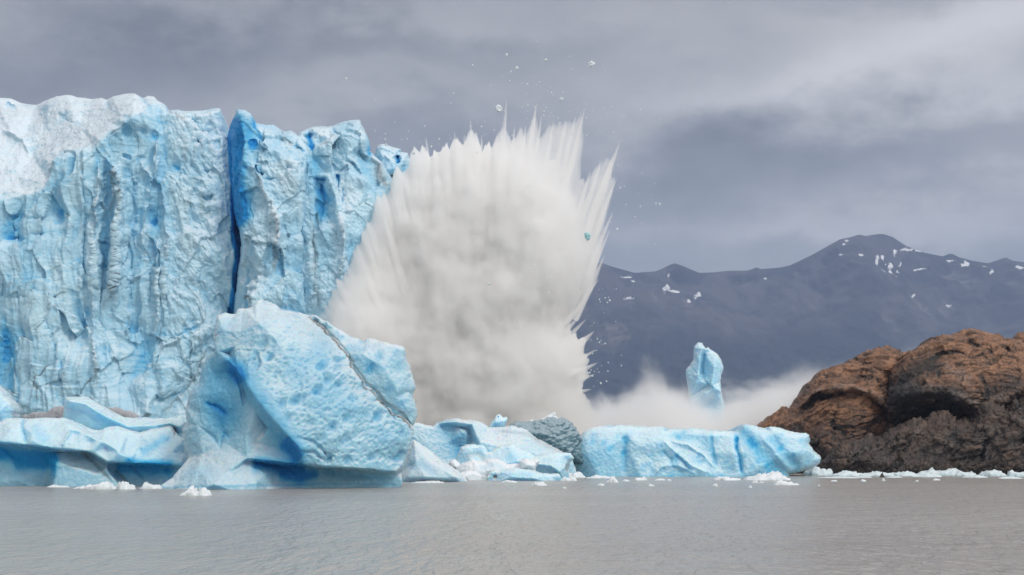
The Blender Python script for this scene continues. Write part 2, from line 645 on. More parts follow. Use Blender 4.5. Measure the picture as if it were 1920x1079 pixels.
def spray_core_material():
    m, t = new_mat('splash_water')
    geo = t.n('ShaderNodeNewGeometry')
    pos = geo.outputs['Position']
    n = t.noise(t.v('MULTIPLY', pos, (1, 1, 0.35)), 0.10, 5, 0.6)
    c = t.mix(t.ramp(n, 0.38, 0.62), (0.90, 0.89, 0.875), (0.78, 0.76, 0.71))
    b = t.noise(t.v('MULTIPLY', pos, (1, 1, 0.4)), 0.35, 6, 0.6)
    bm = t.n('ShaderNodeBump', {'Strength': 0.5, 'Distance': 1.0, 'Height': b})
    p = t.n('ShaderNodeBsdfDiffuse', {'Color': c, 'Normal': bm})
    t.n('ShaderNodeOutputMaterial', {'Surface': p})
    return m


IMPACT = np.array(world_at(890, 1040, 300))


def spray_material(dens=0.9, jet=False):
    """white water and air: density in filaments that run outward from where the ice fell"""
    m, t = new_mat('splash_spray')
    geo = t.n('ShaderNodeNewGeometry')
    rel = t.v('SUBTRACT', geo.outputs['Position'], tuple(IMPACT))
    r = t.v('LENGTH', rel)
    dirn = t.v('NORMALIZE', rel)
    st = t.noise(t.v('ADD', t.v('SCALE', dirn, scale=14.0), t.v('SCALE', rel, scale=0.045)), 1.6, 4, 0.6)
    n2 = t.noise(rel, 0.13, 5, 0.62)
    v = t.m('ADD', t.m('MULTIPLY', st, 0.45), t.m('MULTIPLY', n2, 0.55))
    cx_, _, cz_ = world_at(862, 600, 300)
    q3 = t.v('MULTIPLY', t.v('SUBTRACT', geo.outputs['Position'], (cx_, 296, cz_)), (1 / 30.5, 1 / 40.0, 1 / 42.0))
    rim = t.ramp(t.m('MULTIPLY_ADD', t.m('SUBTRACT', n2, 0.5), 0.7, t.v('LENGTH', q3)), 0.70, 1.08, 1.0, 0.16)
    if jet:
        rim = 1.0
    den = t.m('MULTIPLY', t.m('MULTIPLY', t.m('MAXIMUM', t.ramp(v, 0.38, 0.58, 0.08, 1.0), t.ramp(rim, 0.35, 0.9)), rim), dens)
    zz = t.n('ShaderNodeSeparateXYZ', {0: geo.outputs['Position']}).outputs[2]
    silt = t.m('MULTIPLY', t.ramp(zz, 58.0, 4.0), t.ramp(n2, 0.35, 0.60))
    scol = t.mix(silt, (0.998, 0.998, 0.997), (0.992, 0.987, 0.976))
    vol = t.n('ShaderNodeVolumePrincipled', {'Color': scol, 'Density': den, 'Anisotropy': -0.15})
    o = t.n('ShaderNodeOutputMaterial')
    t.t.links.new(vol.outputs[0], o.inputs['Volume'])
    return m


def mist_material(top=22.0, dens=0.10):
    m, t = new_mat('drifting_mist')
    geo = t.n('ShaderNodeNewGeometry')
    pos = geo.outputs['Position']
    n1 = t.noise(t.v('MULTIPLY', pos, (1, 0.6, 1.2)), 0.045, 5, 0.6, 0.8)
    z = t.n('ShaderNodeSeparateXYZ', {0: pos}).outputs[2]
    n1 = t.m('ADD', t.m('MULTIPLY', n1, 0.75), t.m('MULTIPLY', t.noise(t.v('MULTIPLY', pos, (0.6, 0.6, 1.0)), 0.22, 5, 0.65, 1.2), 0.25))
    hh = t.m('SUBTRACT', t.m('MULTIPLY_ADD', t.m('SUBTRACT', n1, 0.5), 46.0, top * 0.80), t.m('MULTIPLY_ADD', t.n('ShaderNodeSeparateXYZ', {0: pos}).outputs[0], -0.10, z))
    den = t.m('MULTIPLY', t.ramp(hh, -3.0, 12.0), dens)
    vol = t.n('ShaderNodeVolumePrincipled', {'Color': (0.998, 0.998, 0.998), 'Density': den})
    o = t.n('ShaderNodeOutputMaterial')
    t.t.links.new(vol.outputs[0], o.inputs['Volume'])
    return m


def rock_material(name, brown, grey, h0, h1, strata=(0.25, 0.5, 1.0), bump=0.5):
    """weathered brown top, darker base; cols: R = brown, G = dark, B = pale"""
    m, t = new_mat(name)
    geo = t.n('ShaderNodeNewGeometry')
    at = t.n('ShaderNodeAttribute', attribute_name='mask')
    s3 = t.n('ShaderNodeSeparateColor', {0: at.outputs['Color']})
    rb, rd, rp = s3.outputs
    pos = geo.outputs['Position']
    n1 = t.noise(pos, 0.22, 6, 0.65)
    n2 = t.noise(pos, 1.3, 6, 0.7)
    st = t.noise(t.v('MULTIPLY', pos, strata), 1.6, 5, 0.7, 0.5)
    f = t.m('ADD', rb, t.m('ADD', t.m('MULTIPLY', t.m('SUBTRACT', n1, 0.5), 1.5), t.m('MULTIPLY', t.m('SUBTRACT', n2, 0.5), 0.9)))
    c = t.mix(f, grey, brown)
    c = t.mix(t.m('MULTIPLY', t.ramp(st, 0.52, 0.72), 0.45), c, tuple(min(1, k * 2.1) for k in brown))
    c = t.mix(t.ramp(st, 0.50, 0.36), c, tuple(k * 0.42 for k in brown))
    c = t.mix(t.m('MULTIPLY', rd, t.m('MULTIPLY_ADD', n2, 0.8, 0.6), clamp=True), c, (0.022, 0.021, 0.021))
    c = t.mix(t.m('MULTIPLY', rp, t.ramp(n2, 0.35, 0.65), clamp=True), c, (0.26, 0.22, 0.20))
    hgt = t.m('ADD', t.m('MULTIPLY', n2, 0.6), t.m('ADD', st, t.m('MULTIPLY', t.noise(pos, 4.0, 5, 0.7), 0.4)))
    bm = t.n('ShaderNodeBump', {'Strength': bump, 'Distance': 0.6, 'Height': hgt})
    p = t.n('ShaderNodeBsdfPrincipled', {'Base Color': c, 'Roughness': 0.55, 'Normal': bm, 'Specular IOR Level': 0.5})
    t.n('ShaderNodeOutputMaterial', {'Surface': p})
    return m


def mountain_material():
    m, t = new_mat('mountain_rock')
    geo = t.n('ShaderNodeNewGeometry')
    at = t.n('ShaderNodeAttribute', attribute_name='mask')
    s3 = t.n('ShaderNodeSeparateColor', {0: at.outputs['Color']})
    pos = geo.outputs['Position']
    n1 = t.noise(pos, 0.0022, 7, 0.65, 0.6)
    n2 = t.noise(pos, 0.012, 6, 0.7)
    c = t.mix(t.ramp(n1, 0.4, 0.62), (0.030, 0.028, 0.036), (0.085, 0.070, 0.076))
    c = t.mix(t.m('MULTIPLY', s3.outputs[0], t.ramp(n2, 0.35, 0.65), clamp=True), c, (0.210, 0.172, 0.172))
    c = t.mix(t.m('MULTIPLY', s3.outputs[1], t.m('MULTIPLY_ADD', n1, 1.0, 0.5), clamp=True), c, (0.012, 0.020, 0.028))
    n3 = t.noise(pos, 0.035, 5, 0.75)
    sn = t.ramp(t.m('ADD', s3.outputs[2], t.m('ADD', t.m('MULTIPLY', t.m('SUBTRACT', n2, 0.5), 1.2), t.m('MULTIPLY', t.m('SUBTRACT', n3, 0.5), 1.6))), 0.50, 0.66)
    c = t.mix(sn, c, (0.85, 0.85, 0.86))
    bm = t.n('ShaderNodeBump', {'Strength': 0.9, 'Distance': 30.0, 'Height': n2})
    p = t.n('ShaderNodeBsdfPrincipled', {'Base Color': c, 'Roughness': 0.9, 'Normal': bm, 'Specular IOR Level': 0.1})
    t.n('ShaderNodeOutputMaterial', {'Surface': p})
    return m


def water_material():
    m, t = new_mat('glacial_water')
    geo = t.n('ShaderNodeNewGeometry')
    pos = geo.outputs['Position']
    n1 = t.noise(t.v('MULTIPLY', pos, (1.5, 0.42, 1)), 1.0, 3, 0.6, 0.3)
    n2 = t.noise(t.v('MULTIPLY', pos, (0.5, 0.16, 1)), 1.0, 3, 0.55, 0.4)
    n3 = t.noise(t.v('MULTIPLY', pos, (0.3, 1, 1)), 0.03, 3, 0.5)
    c = t.mix(t.ramp(n3, 0.35, 0.65), (0.365, 0.350, 0.328), (0.395, 0.380, 0.357))
    h = t.m('ADD', t.m('MULTIPLY', n1, 0.42), t.m('MULTIPLY', n2, 0.60))
    bm = t.n('ShaderNodeBump', {'Strength': 1.0, 'Distance': 0.9, 'Height': h})
    p = t.n('ShaderNodeBsdfPrincipled', {'Base Color': c, 'Roughness': 0.23, 'IOR': 1.33, 'Specular IOR Level': 0.17, 'Normal': bm})
    t.n('ShaderNodeOutputMaterial', {'Surface': p})
    return m


# ------------------------------------------------------------------ water: one sheet from under the camera to the foot of the mountains
def build_water():
    rows = np.concatenate([np.linspace(-60, 40, 12), 40 + np.cumsum(np.linspace(0.35, 3.0, 330)), [700, 900, 1300, 2000, 4000, 8000, 13000]])
    u = np.linspace(-1, 1, 361)
    half = np.maximum(60, rows * 0.6 + 60)
    X = u[None, :] * half[:, None]
    Yv = np.repeat(rows[:, None], len(u), 1)
    P = np.stack([X.ravel(), Yv.ravel(), np.zeros(X.size)], 1)
    near = (P[:, 1] < 420) & (P[:, 1] > 20)
    Z = np.zeros(len(P))
    Z[near] = 0.035 * fbm(P[near] * np.array([0.25, 0.5, 1]), 3, 5) + 0.03 * perlin(P[near] * np.array([0.8, 1.3, 1]), 9)
    P[:, 2] = Z
    H, W = X.shape
    ii = np.arange(H * W).reshape(H, W)
    Fc = np.stack([ii[:-1, :-1].ravel(), ii[:-1, 1:].ravel(), ii[1:, 1:].ravel(), ii[1:, :-1].ravel()], 1)
    o = link_mesh('lake_water', P, Fc, water_material())
    tag(o, None, None, kind='structure')


build_water()

# ------------------------------------------------------------------ mountains
MR = [(-900, 640), (-500, 600), (-200, 610), (100, 590), (400, 570), (700, 550), (850, 530), (1000, 505), (1080, 497), (1127, 493), (1150, 501), (1190, 512),
      (1230, 509), (1248, 501), (1258, 496), (1266, 494), (1280, 499), (1311, 512), (1340, 511), (1365, 508), (1400, 508), (1411, 505), (1418, 501), (1427, 505), (1463, 502), (1490, 496),
      (1510, 486), (1530, 477), (1553, 463), (1575, 449), (1595, 445), (1611, 440), (1624, 443), (1640, 440), (1656, 439), (1674, 445), (1700, 462), (1732, 474), (1768, 481), (1783, 475),
      (1799, 483), (1822, 489), (1857, 495), (1873, 490), (1884, 482), (1898, 489), (1920, 492), (2000, 505), (2150, 470), (2300, 520), (2700, 560)]


def mtn_disp(V, px, py, dist, cols, N):
    e = sm(dist, 0, 22)
    rg = ridged(V * np.array([1 / 900, 1 / 2600, 1 / 1500]), 5, 3, 0.55)
    rg2 = ridged(V * np.array([1 / 260, 1 / 900, 1 / 420]) + 3.3, 4, 13, 0.55)
    cols[:, 0] += 0.8 * sm(0.62 - rg2, 0.0, 0.25) * sm(py, 470, 520)
    cols[:, 1] += sm(py + 55 * fbm(np.stack([px / 110, py / 220, px * 0], 1), 4, 4), 590, 650) * 1.0
    Nf = N * np.array([0.8, 1, 0.0]) + np.array([0, -0.6, 0])
    Nf /= np.linalg.norm(Nf, axis=1)[:, None]
    return Nf * ((rg - 0.6) * 520 * e + (rg2 - 0.6) * 150 * e)[:, None]


SNOWP = [  # snow patches: x, y, rx, ry
    (1172, 519, 15, 2.2), (1186, 528, 5, 2.5), (1181, 560, 12, 3), (1180, 568, 5, 2), (1255, 513, 3, 4), (1247, 543, 5, 7), (1256, 535, 4, 7), (1268, 546, 9, 3.5), (1295, 562, 4, 4),
    (1306, 556, 4, 5), (1314, 550, 4, 6), (1437, 522, 4, 2.5), (1588, 452, 5, 4), (1583, 461, 3, 3), (1610, 484, 6, 3), (1577, 484, 4, 2), (1642, 487, 4, 8), (1655, 483, 4, 4),
    (1640, 496, 4, 5), (1654, 509, 4, 5), (1673, 498, 6, 5), (1669, 510, 4, 6), (1685, 509, 3, 4), (1696, 494, 4, 4), (1679, 519, 4, 2), (1694, 509, 3, 2), (1660, 494, 3, 5), (1700, 469, 14, 3.5), (1720, 472, 10, 2.5), (1733, 504, 8, 2.5),
    (1680, 474, 4, 5), (1778, 490, 8, 2.5), (1800, 498, 8, 3), (1806, 494, 3, 5), (1722, 553, 3, 4), (1793, 570, 4, 4), (1846, 515, 4, 6), (1838, 503, 4, 3), (1898, 507, 7, 4), (1905, 522, 3, 2), (1895, 503, 3, 5),
]
mtn_out = MR + [(2700, 862, 3800), (-900, 862, 3800)]
mb = [(x, y, rx * 1.3, ry * 1.25, 0, 0, 0, 0.8) for x, y, rx, ry in SNOWP]
mc = []
for x in range(-800, 2700, 160):
    k = 60 * math.sin(x * 0.021)
    mc.append((x, 640 + k * 0.3, 1400 + 6 * k))
    mc.append((x, 760, 2600 + 8 * k))
mt = relief('mountains', mtn_out, 9500, ctrl=mc, res=3.4, T=120, R=25, back=1500, blobs=mb, disp=mtn_disp, bot=800, warp=2.0, mat=mountain_material(), smooth=10, seed=4)
tag(mt, None, None, kind='structure')


# ------------------------------------------------------------------ glacier
def glac_disp(snowline):
    def f(V, px, py, dist, cols, N):
        sline = np.interp(px, [p[0] for p in snowline], [p[1] for p in snowline])
        slope = sm(sline - py + 5 * perlin(V / 1.5, 3) + 14 * perlin(V / 6, 7), -6, 14)      # 1 on the snow slope above the break of the cliff
        face = 1 - slope
        crumb = sm(px + 12 * perlin(V / 6, 8), 295, 350) * face
        plain = face - crumb
        Wp = V + 1.6 * np.stack([perlin(V / 7, 91), perlin(V / 7, 92), perlin(V / 7, 93)], 1)
        fl = ridged(Wp * np.array([1 / 6.5, 1 / 9.0, 1 / 42]), 3, 21, 0.45)
        dg = ridged(np.stack([Wp[:, 0] + 0.45 * Wp[:, 2], Wp[:, 1], Wp[:, 2] * 0.35 - 0.2 * Wp[:, 0]], 1) / 4.2, 4, 25, 0.5)
        hz = ridged(Wp * np.array([1 / 14, 1 / 9.0, 1 / 3.2]), 3, 29, 0.5)
        sfr = ridged(Wp * np.array([1 / 2.6, 1 / 3, 1 / 3.6]), 4, 87, 0.6)
        fa, ed = facets(Wp, 5.5, 31, (1, 1, 1.8))
        fb, ed2 = facets(Wp, 1.7, 41, (1, 1, 1.5))
        f3 = fbm(V / 1.4, 4, 51)
        big = fbm(V * np.array([1 / 16, 1 / 16, 1 / 24]), 3, 61)
        e = 0.25 + 0.75 * sm(dist, 2, 16)
        amt = plain * ((fl - 0.62) * 3.4 + (hz - 0.6) * 0.5 + fa * 0.30 + fb * 0.07 + f3 * 0.10 + (sfr - 0.62) * 0.28)
        amt += crumb * ((fl - 0.62) * 0.8 + (dg - 0.6) * 2.1 + fa * 0.2 + fb * 0.14 + f3 * 0.26 + (sfr - 0.62) * 0.65)
        amt += face * big * 1.5
        amt += slope * (fbm(V / 7.0, 3, 71) * 0.7 + fbm(V / 1.1, 4, 72) * 0.24 + fbm(V / 0.45, 3, 73) * 0.08)
        amt *= e
        low = sm(-(amt), 0.0, 1.9) * face
        lines = (1 - sm(np.abs(perlin(Wp * np.array([1 / 6, 1 / 6, 1 / 2.2]), 77)), 0.0, 0.10)) * sm(perlin(V / 8, 78), 0.0, 0.4) * plain
        cols[:, 0] += 0.42 * low + 0.18 * sm(-f3, 0.2, 0.8) * face + 0.16 * sm(fbm(V / 11, 3, 79), 0.05, 0.7) * plain + 0.25 * lines + 0.25 * sm(0.5 - sfr, 0, 0.3) * face
        cols[:, 2] += 0.48 * slope + 0.5 * slope * fbm(V * np.array([0.3, 0.3, 0.5]), 4, 83) + 0.20 * sm(amt, 0.4, 1.6) * face * (0.3 + crumb) + 0.03 * crumb
        Nf = N * 0.35 + np.array([0, -0.65, 0])
        Nf /= np.linalg.norm(Nf, axis=1)[:, None]
        return Nf * amt[:, None]
    return f


SL = [(-430, 420), (-240, 350), (-150, 372), (-80, 384), (0, 376), (30, 370), (45, 372), (65, 366), (84, 360), (92, 342), (98, 324), (106, 308), (125, 293), (150, 285), (180, 278), (187, 262), (205, 250), (225, 240), (232, 228), (250, 221),
      (268, 214), (285, 205), (300, 196), (312, 200), (330, 204), (430, 204)]
glacier = empty('glacier', (-60, 290, 0), 'towering blue glacier wall with snowy top, split by a deep blue crevasse', 'glacier')
A_out = [(-420, 930, -22), (-425, 600, -24), (-410, 300, -34), (-330, 215, -38), (-240, 196, -38), (-150, 206, -37), (-90, 200, -36), (-60, 190, -36), (0, 184, -36), (20, 185, -36), (40, 194, -36), (68, 197, -34), (90, 187, -27), (105, 181, -26), (125, 178, -25), (135, 179, -25), (145, 183, -24), (158, 184, -24),
         (172, 187, -22), (190, 184, -20), (200, 187, -18), (212, 181, -16), (235, 176, -14), (253, 176, -12), (262, 181, -11), (268, 184, -10), (276, 180, -12), (288, 181, -12), (296, 189, -9), (304, 193, -8), (312, 198, -8), (314, 209, -6),
         (325, 208, -6), (345, 210, -6), (375, 209, -7), (395, 206, -7), (412, 206, -7), (414, 216, -7), (420, 235, -8), (423, 250, -9), (426, 262, -10), (470, 300, -20), (480, 600, -20), (480, 930, -20)]
crest = [(x, y, (0.0 if x < 180 else 1.5)) for x, y in SL[:-6]]
lip = [(426, 266, -6), (428, 300, -5), (431, 350, -4), (430, 400, -3), (431, 450, -3), (436, 480, -3), (432, 520, -3), (430, 550, -3), (427, 590, -3), (420, 650, -3), (410, 720, -3), (405, 900, -2)]
lipin = [(x + 8, y, -5) for x, y, _ in lip]
A_ctrl = [(-150, 500, -3), (-250, 520, -8), (-200, 700, -2), (-330, 600, -14), (-160, 280, -16), (-280, 280, -22), (0, 250, -19), (20, 247, -19), (60, 292, -15), (40, 264, -18), (85, 240, -19), (100, 260, -15), (150, 240, -12), (200, 225, -8), (60, 215, -30), (0, 205, -33), (0, 236, -26), (30, 330, -7), (0, 320, -9), (120, 270, -10),
          (0, 450, 1), (60, 500, 2), (100, 400, 0), (130, 450, 1.5), (160, 380, 2), (80, 620, 4), (40, 760, 7), (0, 640, 4), (150, 700, 6), (200, 450, 0), (200, 620, 2), (250, 360, -1), (250, 500, 0), (250, 650, 3), (270, 800, 7),
          (320, 300, -2), (340, 420, 0), (340, 540, 2), (340, 680, 4), (390, 350, -1), (390, 480, 1), (390, 620, 2), (300, 250, -3), (360, 250, -4)]
A_st = [
    dict(p=[(178, 300), (185, 335), (195, 356)], w=4, a=1.8),
    dict(p=[(196, 290), (212, 310), (226, 346), (228, 382), (220, 425), (219, 480), (218, 540), (219, 590)], w=5, a=3.2, w_=0.25),
    dict(p=[(219, 590), (232, 609), (240, 625), (251, 646)], w=4, a=1.6),
    dict(p=[(258, 296), (280, 330), (282, 364), (270, 413), (272, 456), (282, 500)], w=5, a=2.6, w_=0.2),
    dict(p=[(298, 240), (294, 288), (287, 333), (301, 346), (306, 400), (315, 444), (318, 490)], w=5, a=3.0, w_=0.2),
    dict(p=[(294, 430), (294, 505), (297, 566), (290, 646)], w=5, a=2.4, w_=0.2),
    dict(p=[(309, 470), (309, 572), (303, 640)], w=4, a=1.6),
    dict(p=[(296, 660), (304, 700), (312, 750)], w=5, a=2.0),
    dict(p=[(186, 300), (178, 400), (177, 450), (174, 511), (173, 570), (174, 627), (180, 680), (184, 730)], w=6, a=3.4, w_=0.25),
    dict(p=[(150, 500), (151, 566), (160, 600), (170, 630)], w=4, a=1.6),
    dict(p=[(200, 300), (203, 360), (198, 430), (196, 520), (190, 600)], w=8, k='g', a=-2.2, b=0.35),
    dict(p=[(245, 300), (252, 380), (245, 460), (250, 560), (262, 640)], w=9, k='g', a=-2.0, b=0.22),
    dict(p=[(165, 330), (162, 400), (160, 480), (163, 540)], w=6, k='g', a=-1.6, b=0.4),
    dict(p=[(285, 380), (290, 440), (283, 520), (284, 600)], w=6, k='g', a=-1.4, b=0.25),
    dict(p=[(6, 585), (5, 630), (2, 680)], w=2.5, a=-0.8, b=0.4), dict(p=[(84, 600), (98, 624), (110, 676), (116, 700), (122, 737)], w=3, a=-1.5, b=0.75, cw=1.2),
    dict(p=[(98, 682), (84, 695), (70, 707), (66, 725), (70, 750)], w=2.2, a=-0.9, d=0.8), dict(p=[(174, 710), (163, 725), (153, 742)], w=2.0, a=-0.7, d=0.7),
    dict(p=[(190, 600), (200, 625), (208, 661), (210, 690)], w=2.5, a=-1.0, b=0.6), dict(p=[(318, 636), (345, 625), (373, 612)], w=3.0, a=-0.8, b=0.7),
    dict(p=[(318, 746), (335, 736), (355, 726)], w=4, a=-1.2, b=0.7), dict(p=[(300, 775), (345, 735), (370, 700), (385, 660)], w=4, a=-0.9, d=0.25),
    dict(p=[(0, 555), (40, 560), (80, 550), (110, 560)], w=4, a=-0.9, b=0.35), dict(p=[(0, 440), (50, 452), (90, 436), (140, 440)], w=7, a=-0.9, b=0.35), dict(p=[(20, 400), (60, 415), (110, 400)], w=6, a=-0.8, b=0.25),
    dict(p=[(-20, 246), (0, 241), (20, 245), (42, 262), (58, 292)], w=4, a=2.4, w_=0.3), dict(p=[(112, 212), (120, 218), (128, 216)], w=4, a=-1.5, b=0.25), dict(p=[(113, 218), (140, 232), (158, 240), (162, 252)], w=2.5, a=-0.7, b=0.15),
    dict(p=[(50, 240), (66, 246), (80, 240), (100, 200)], w=5, a=-1.5, b=0.1), dict(p=[(133, 256), (145, 262)], w=1.5, a=-0.5, b=0.2),
    dict(p=[(262, 181), (272, 190), (288, 215)], w=4, a=-1.4, b=0.35), dict(p=[(196, 188), (205, 205), (225, 218), (250, 221)], w=4, a=-0.8, b=0.1),
    dict(p=[(316, 208), (322, 218)], w=2, d=0.45, a=0), dict(p=[(328, 212), (336, 225), (345, 232)], w=3, d=0.4, a=0), dict(p=[(345, 250), (352, 280), (352, 300)], w=5, d=0.18, a=0), dict(p=[(380, 370), (378, 400), (384, 410)], w=5, d=0.22, a=0),
]
A_bl = [  # hollows and knobs
(363, 226, 6, 3, -2.5, 0.7), (400, 253, 5, 6, -3, 0.75), (372, 268, 5, 7, -2.4, 0.65), (293, 255, 6, 7, -2, 0.8), (285, 300, 5, 14, -2, 0.55), (262, 300, 6, 6, -2.5, 0.7), (236, 293, 6, 4, -2, 0.7), (203, 300, 4, 8, -1.5, 0.6),
        (237, 245, 7, 7, -1.8, 0.3), (180, 300, 5, 16, -1, 0.5), (388, 370, 9, 4, -2.5, 0.5), (377, 357, 8, 8, 1.8), (400, 387, 10, 6, 1.6), (293, 430, 14, 13, 2.2, 0.35), (336, 305, 10, 8, -1.3, 0.3), (15, 260, 2, 6, 0, 0.3), (14, 200, 5, 5, -3, 0.5),
        (25, 203, 4, 4, -2.5, 0.5), (30, 320, 60, 40, 0, 0, 0, -0.25), (50, 640, 60, 50, 1.5), (140, 690, 30, 35, 2.0), (330, 690, 50, 40, 1.5), (60, 470, 50, 25, 0, 0.25), (30, 530, 40, 20, 0, 0.2), (240, 480, 25, 60, 0, 0.1), (180, 690, 14, 45, 1.2),
        (236, 617, 9, 9, 1.8), (262, 640, 5, 5, 1.2)]


def crevasse_post(V, px, py, cols):
    k = sm(px, np.interp(py, [p[1] for p in lip], [p[0] for p in lip]) - 1, np.interp(py, [p[1] for p in lip], [p[0] for p in lip]) + 3)
    cols[:, 0] = np.maximum(cols[:, 0], k * 1.2)
    cols[:, 2] *= 1 - k
    cols[:, 1] *= 1 - k


for _s in A_st:
    _s['m'] = 0.7
    if 'b' in _s:
        _s['b'] *= 0.55
    if 'w_' in _s:
        _s['w_'] *= 0.6
A_bl = [(b[0], b[1], b[2] * 1.2, b[3] * 1.2, b[4] * 0.35, *(k * 0.42 for k in b[5:])) for b in A_bl]
relief('ice_cliff', A_out, 290, ctrl=A_ctrl, cons=[crest, lip, lipin], res=1.25, T=3, R=12, back=60, strokes=A_st, blobs=A_bl, disp=glac_disp(SL), smooth=4, bot=600,
       warp=6, mat=M_GLAC, parent=glacier, seed=2, post=crevasse_post)


def serac_disp(amp=1.0, fine=1.0, snowtop=0.0, seed=5):
    def f(V, px, py, dist, cols, N):
        Wp = V + 1.2 * np.stack([perlin(V / 6, seed + 91), perlin(V / 6, seed + 92), perlin(V / 6, seed + 93)], 1)
        dg = ridged(np.stack([Wp[:, 0] + 0.5 * Wp[:, 2], Wp[:, 1], Wp[:, 2] * 0.5 - 0.3 * Wp[:, 0]], 1) / 5.0, 4, seed + 25, 0.5)
        fa, e1 = facets(Wp, 5.0, seed, (1, 1, 1.3))
        fb, e2 = facets(Wp, 1.7, seed + 9, (1, 1, 1.2))
        f3 = fbm(V / 1.3, 4, seed + 3)
        sfr = ridged(Wp * np.array([1 / 2.6, 1 / 3, 1 / 2.8]), 4, seed + 87, 0.6)
        big = fbm(V / 12, 3, seed + 4)
        e = 0.3 + 0.7 * sm(dist, 2, 14)
        amt = e * (amp * ((dg - 0.6) * 1.7 + fa * 0.28 + big * 1.1) + fine * (fb * 0.10 + f3 * 0.20 + (sfr - 0.62) * 0.55))
        cols[:, 0] += 0.30 * sm(-amt, 0.1, 1.3) + 0.15 * sm(fbm(V / 9, 3, seed + 5), 0.1, 0.6)
        cols[:, 2] += 0.16 * sm(amt, 0.2, 1.2) + snowtop
        Nf = N * 0.4 + np.array([0, -0.6, 0])
        Nf /= np.linalg.norm(Nf, axis=1)[:, None]
        return Nf * amt[:, None]
    return f


B_out = [(418, 930, -2), (424, 700, -6), (438, 588, -6), (440, 560, -6), (444, 520, -6), (450, 490, -5), (451, 460, -4), (449, 432, -4), (443, 420, -7), (436, 400, -10), (430, 370, -12), (427, 330, -13), (426, 290, -13), (425, 262, -12), (431, 242, -10), (437, 225, -8), (445, 206, -7),
         (460, 206, -7), (469, 213, -6), (473, 220, -6), (481, 233, -6), (500, 236, -7), (512, 236, -8), (525, 244, -8), (533, 248, -8), (545, 246, -8), (552, 250, -8), (560, 258, -7), (575, 272, -6), (581, 284, -5),
         (580, 300, -4), (583, 340, -4), (580, 380, -3), (577, 420, -3), (576, 440, -3), (580, 500, -3), (583, 560, -3), (590, 620, -2), (620, 930, -2)]
B_cons = [[(455, 232, -3), (457, 262, -1), (456, 300, 0), (453, 350, 0), (455, 395, 0), (452, 424, 0.5), (450, 470, 1)], [(475, 310, 1), (490, 350, 2), (500, 390, 3), (522, 418, 3.5), (512, 460, 3), (505, 520, 2)]]
B_ctrl = [(500, 270, -1), (540, 300, 0), (560, 340, 1), (540, 390, 1.5), (520, 330, 1), (560, 440, -1), (540, 500, 0), (480, 470, 3), (470, 560, 4), (560, 560, 1), (480, 300, -0.5), (500, 700, 5), (560, 700, 3)]
B_st = [dict(p=[(430, 240), (434, 300), (438, 350), (443, 400)], w=27, k='g', a=0, b=1.35, taper=False), dict(p=[(430, 320), (438, 380), (444, 410), (440, 425)], w=9, k='g', a=0, b=0.9), dict(p=[(450, 212), (452, 240)], w=8, k='g', a=0, b=0.25),
        dict(p=[(474, 218), (478, 240), (490, 260)], w=3, a=-1.2, b=0.4), dict(p=[(483, 246), (490, 270), (500, 282)], w=4, a=1.4), dict(p=[(526, 246), (532, 262), (548, 270)], w=2.5, a=-1.2, d=0.35), dict(p=[(548, 270), (570, 283), (578, 295)], w=2.5, a=-1, b=0.3),
        dict(p=[(480, 310), (488, 322), (496, 328)], w=5, k='g', a=-1.8, b=0.5), dict(p=[(497, 335), (515, 336), (530, 345)], w=3, a=-1, b=0.35), dict(p=[(533, 318), (545, 318), (560, 330)], w=5, a=-1.2, b=0.2),
        dict(p=[(468, 312), (480, 316), (492, 350), (512, 395), (523, 420), (518, 450), (515, 470)], w=3, a=1.6, w_=0.4), dict(p=[(578, 310), (577, 400), (575, 470), (586, 540)], w=4, a=-1.4, d=0.22, b=0.2),
        dict(p=[(468, 500), (462, 540), (456, 580)], w=2, a=-0.8, b=0.4), dict(p=[(452, 560), (466, 556), (474, 570)], w=2.2, a=-0.7, d=0.8), dict(p=[(513, 455), (516, 480), (512, 510)], w=2, a=-0.7, d=0.35), dict(p=[(475, 440), (472, 480)], w=2, a=-0.6, b=0.3)]
B_bl = [(472, 268, 7, 8, -1.2, 0.55), (555, 310, 25, 20, 0.8, 0, 0, 0.2), (470, 240, 10, 16, 0, 0.35), (546, 430, 22, 22, -1.5, 0.15), (545, 480, 20, 30, 0, 0.2), (470, 420, 16, 25, 1.0, 0, 0, 0.2), (530, 350, 25, 20, 0, 0, 0, 0.2)]
relief('ice_pillar', B_out, 284, ctrl=B_ctrl, cons=B_cons, res=1.25, T=3, R=14, back=30, strokes=B_st, blobs=B_bl, disp=serac_disp(0.8, 1.1, 0.08, 15), smooth=3, bot=640, warp=4, mat=M_GLAC, parent=glacier, seed=6)

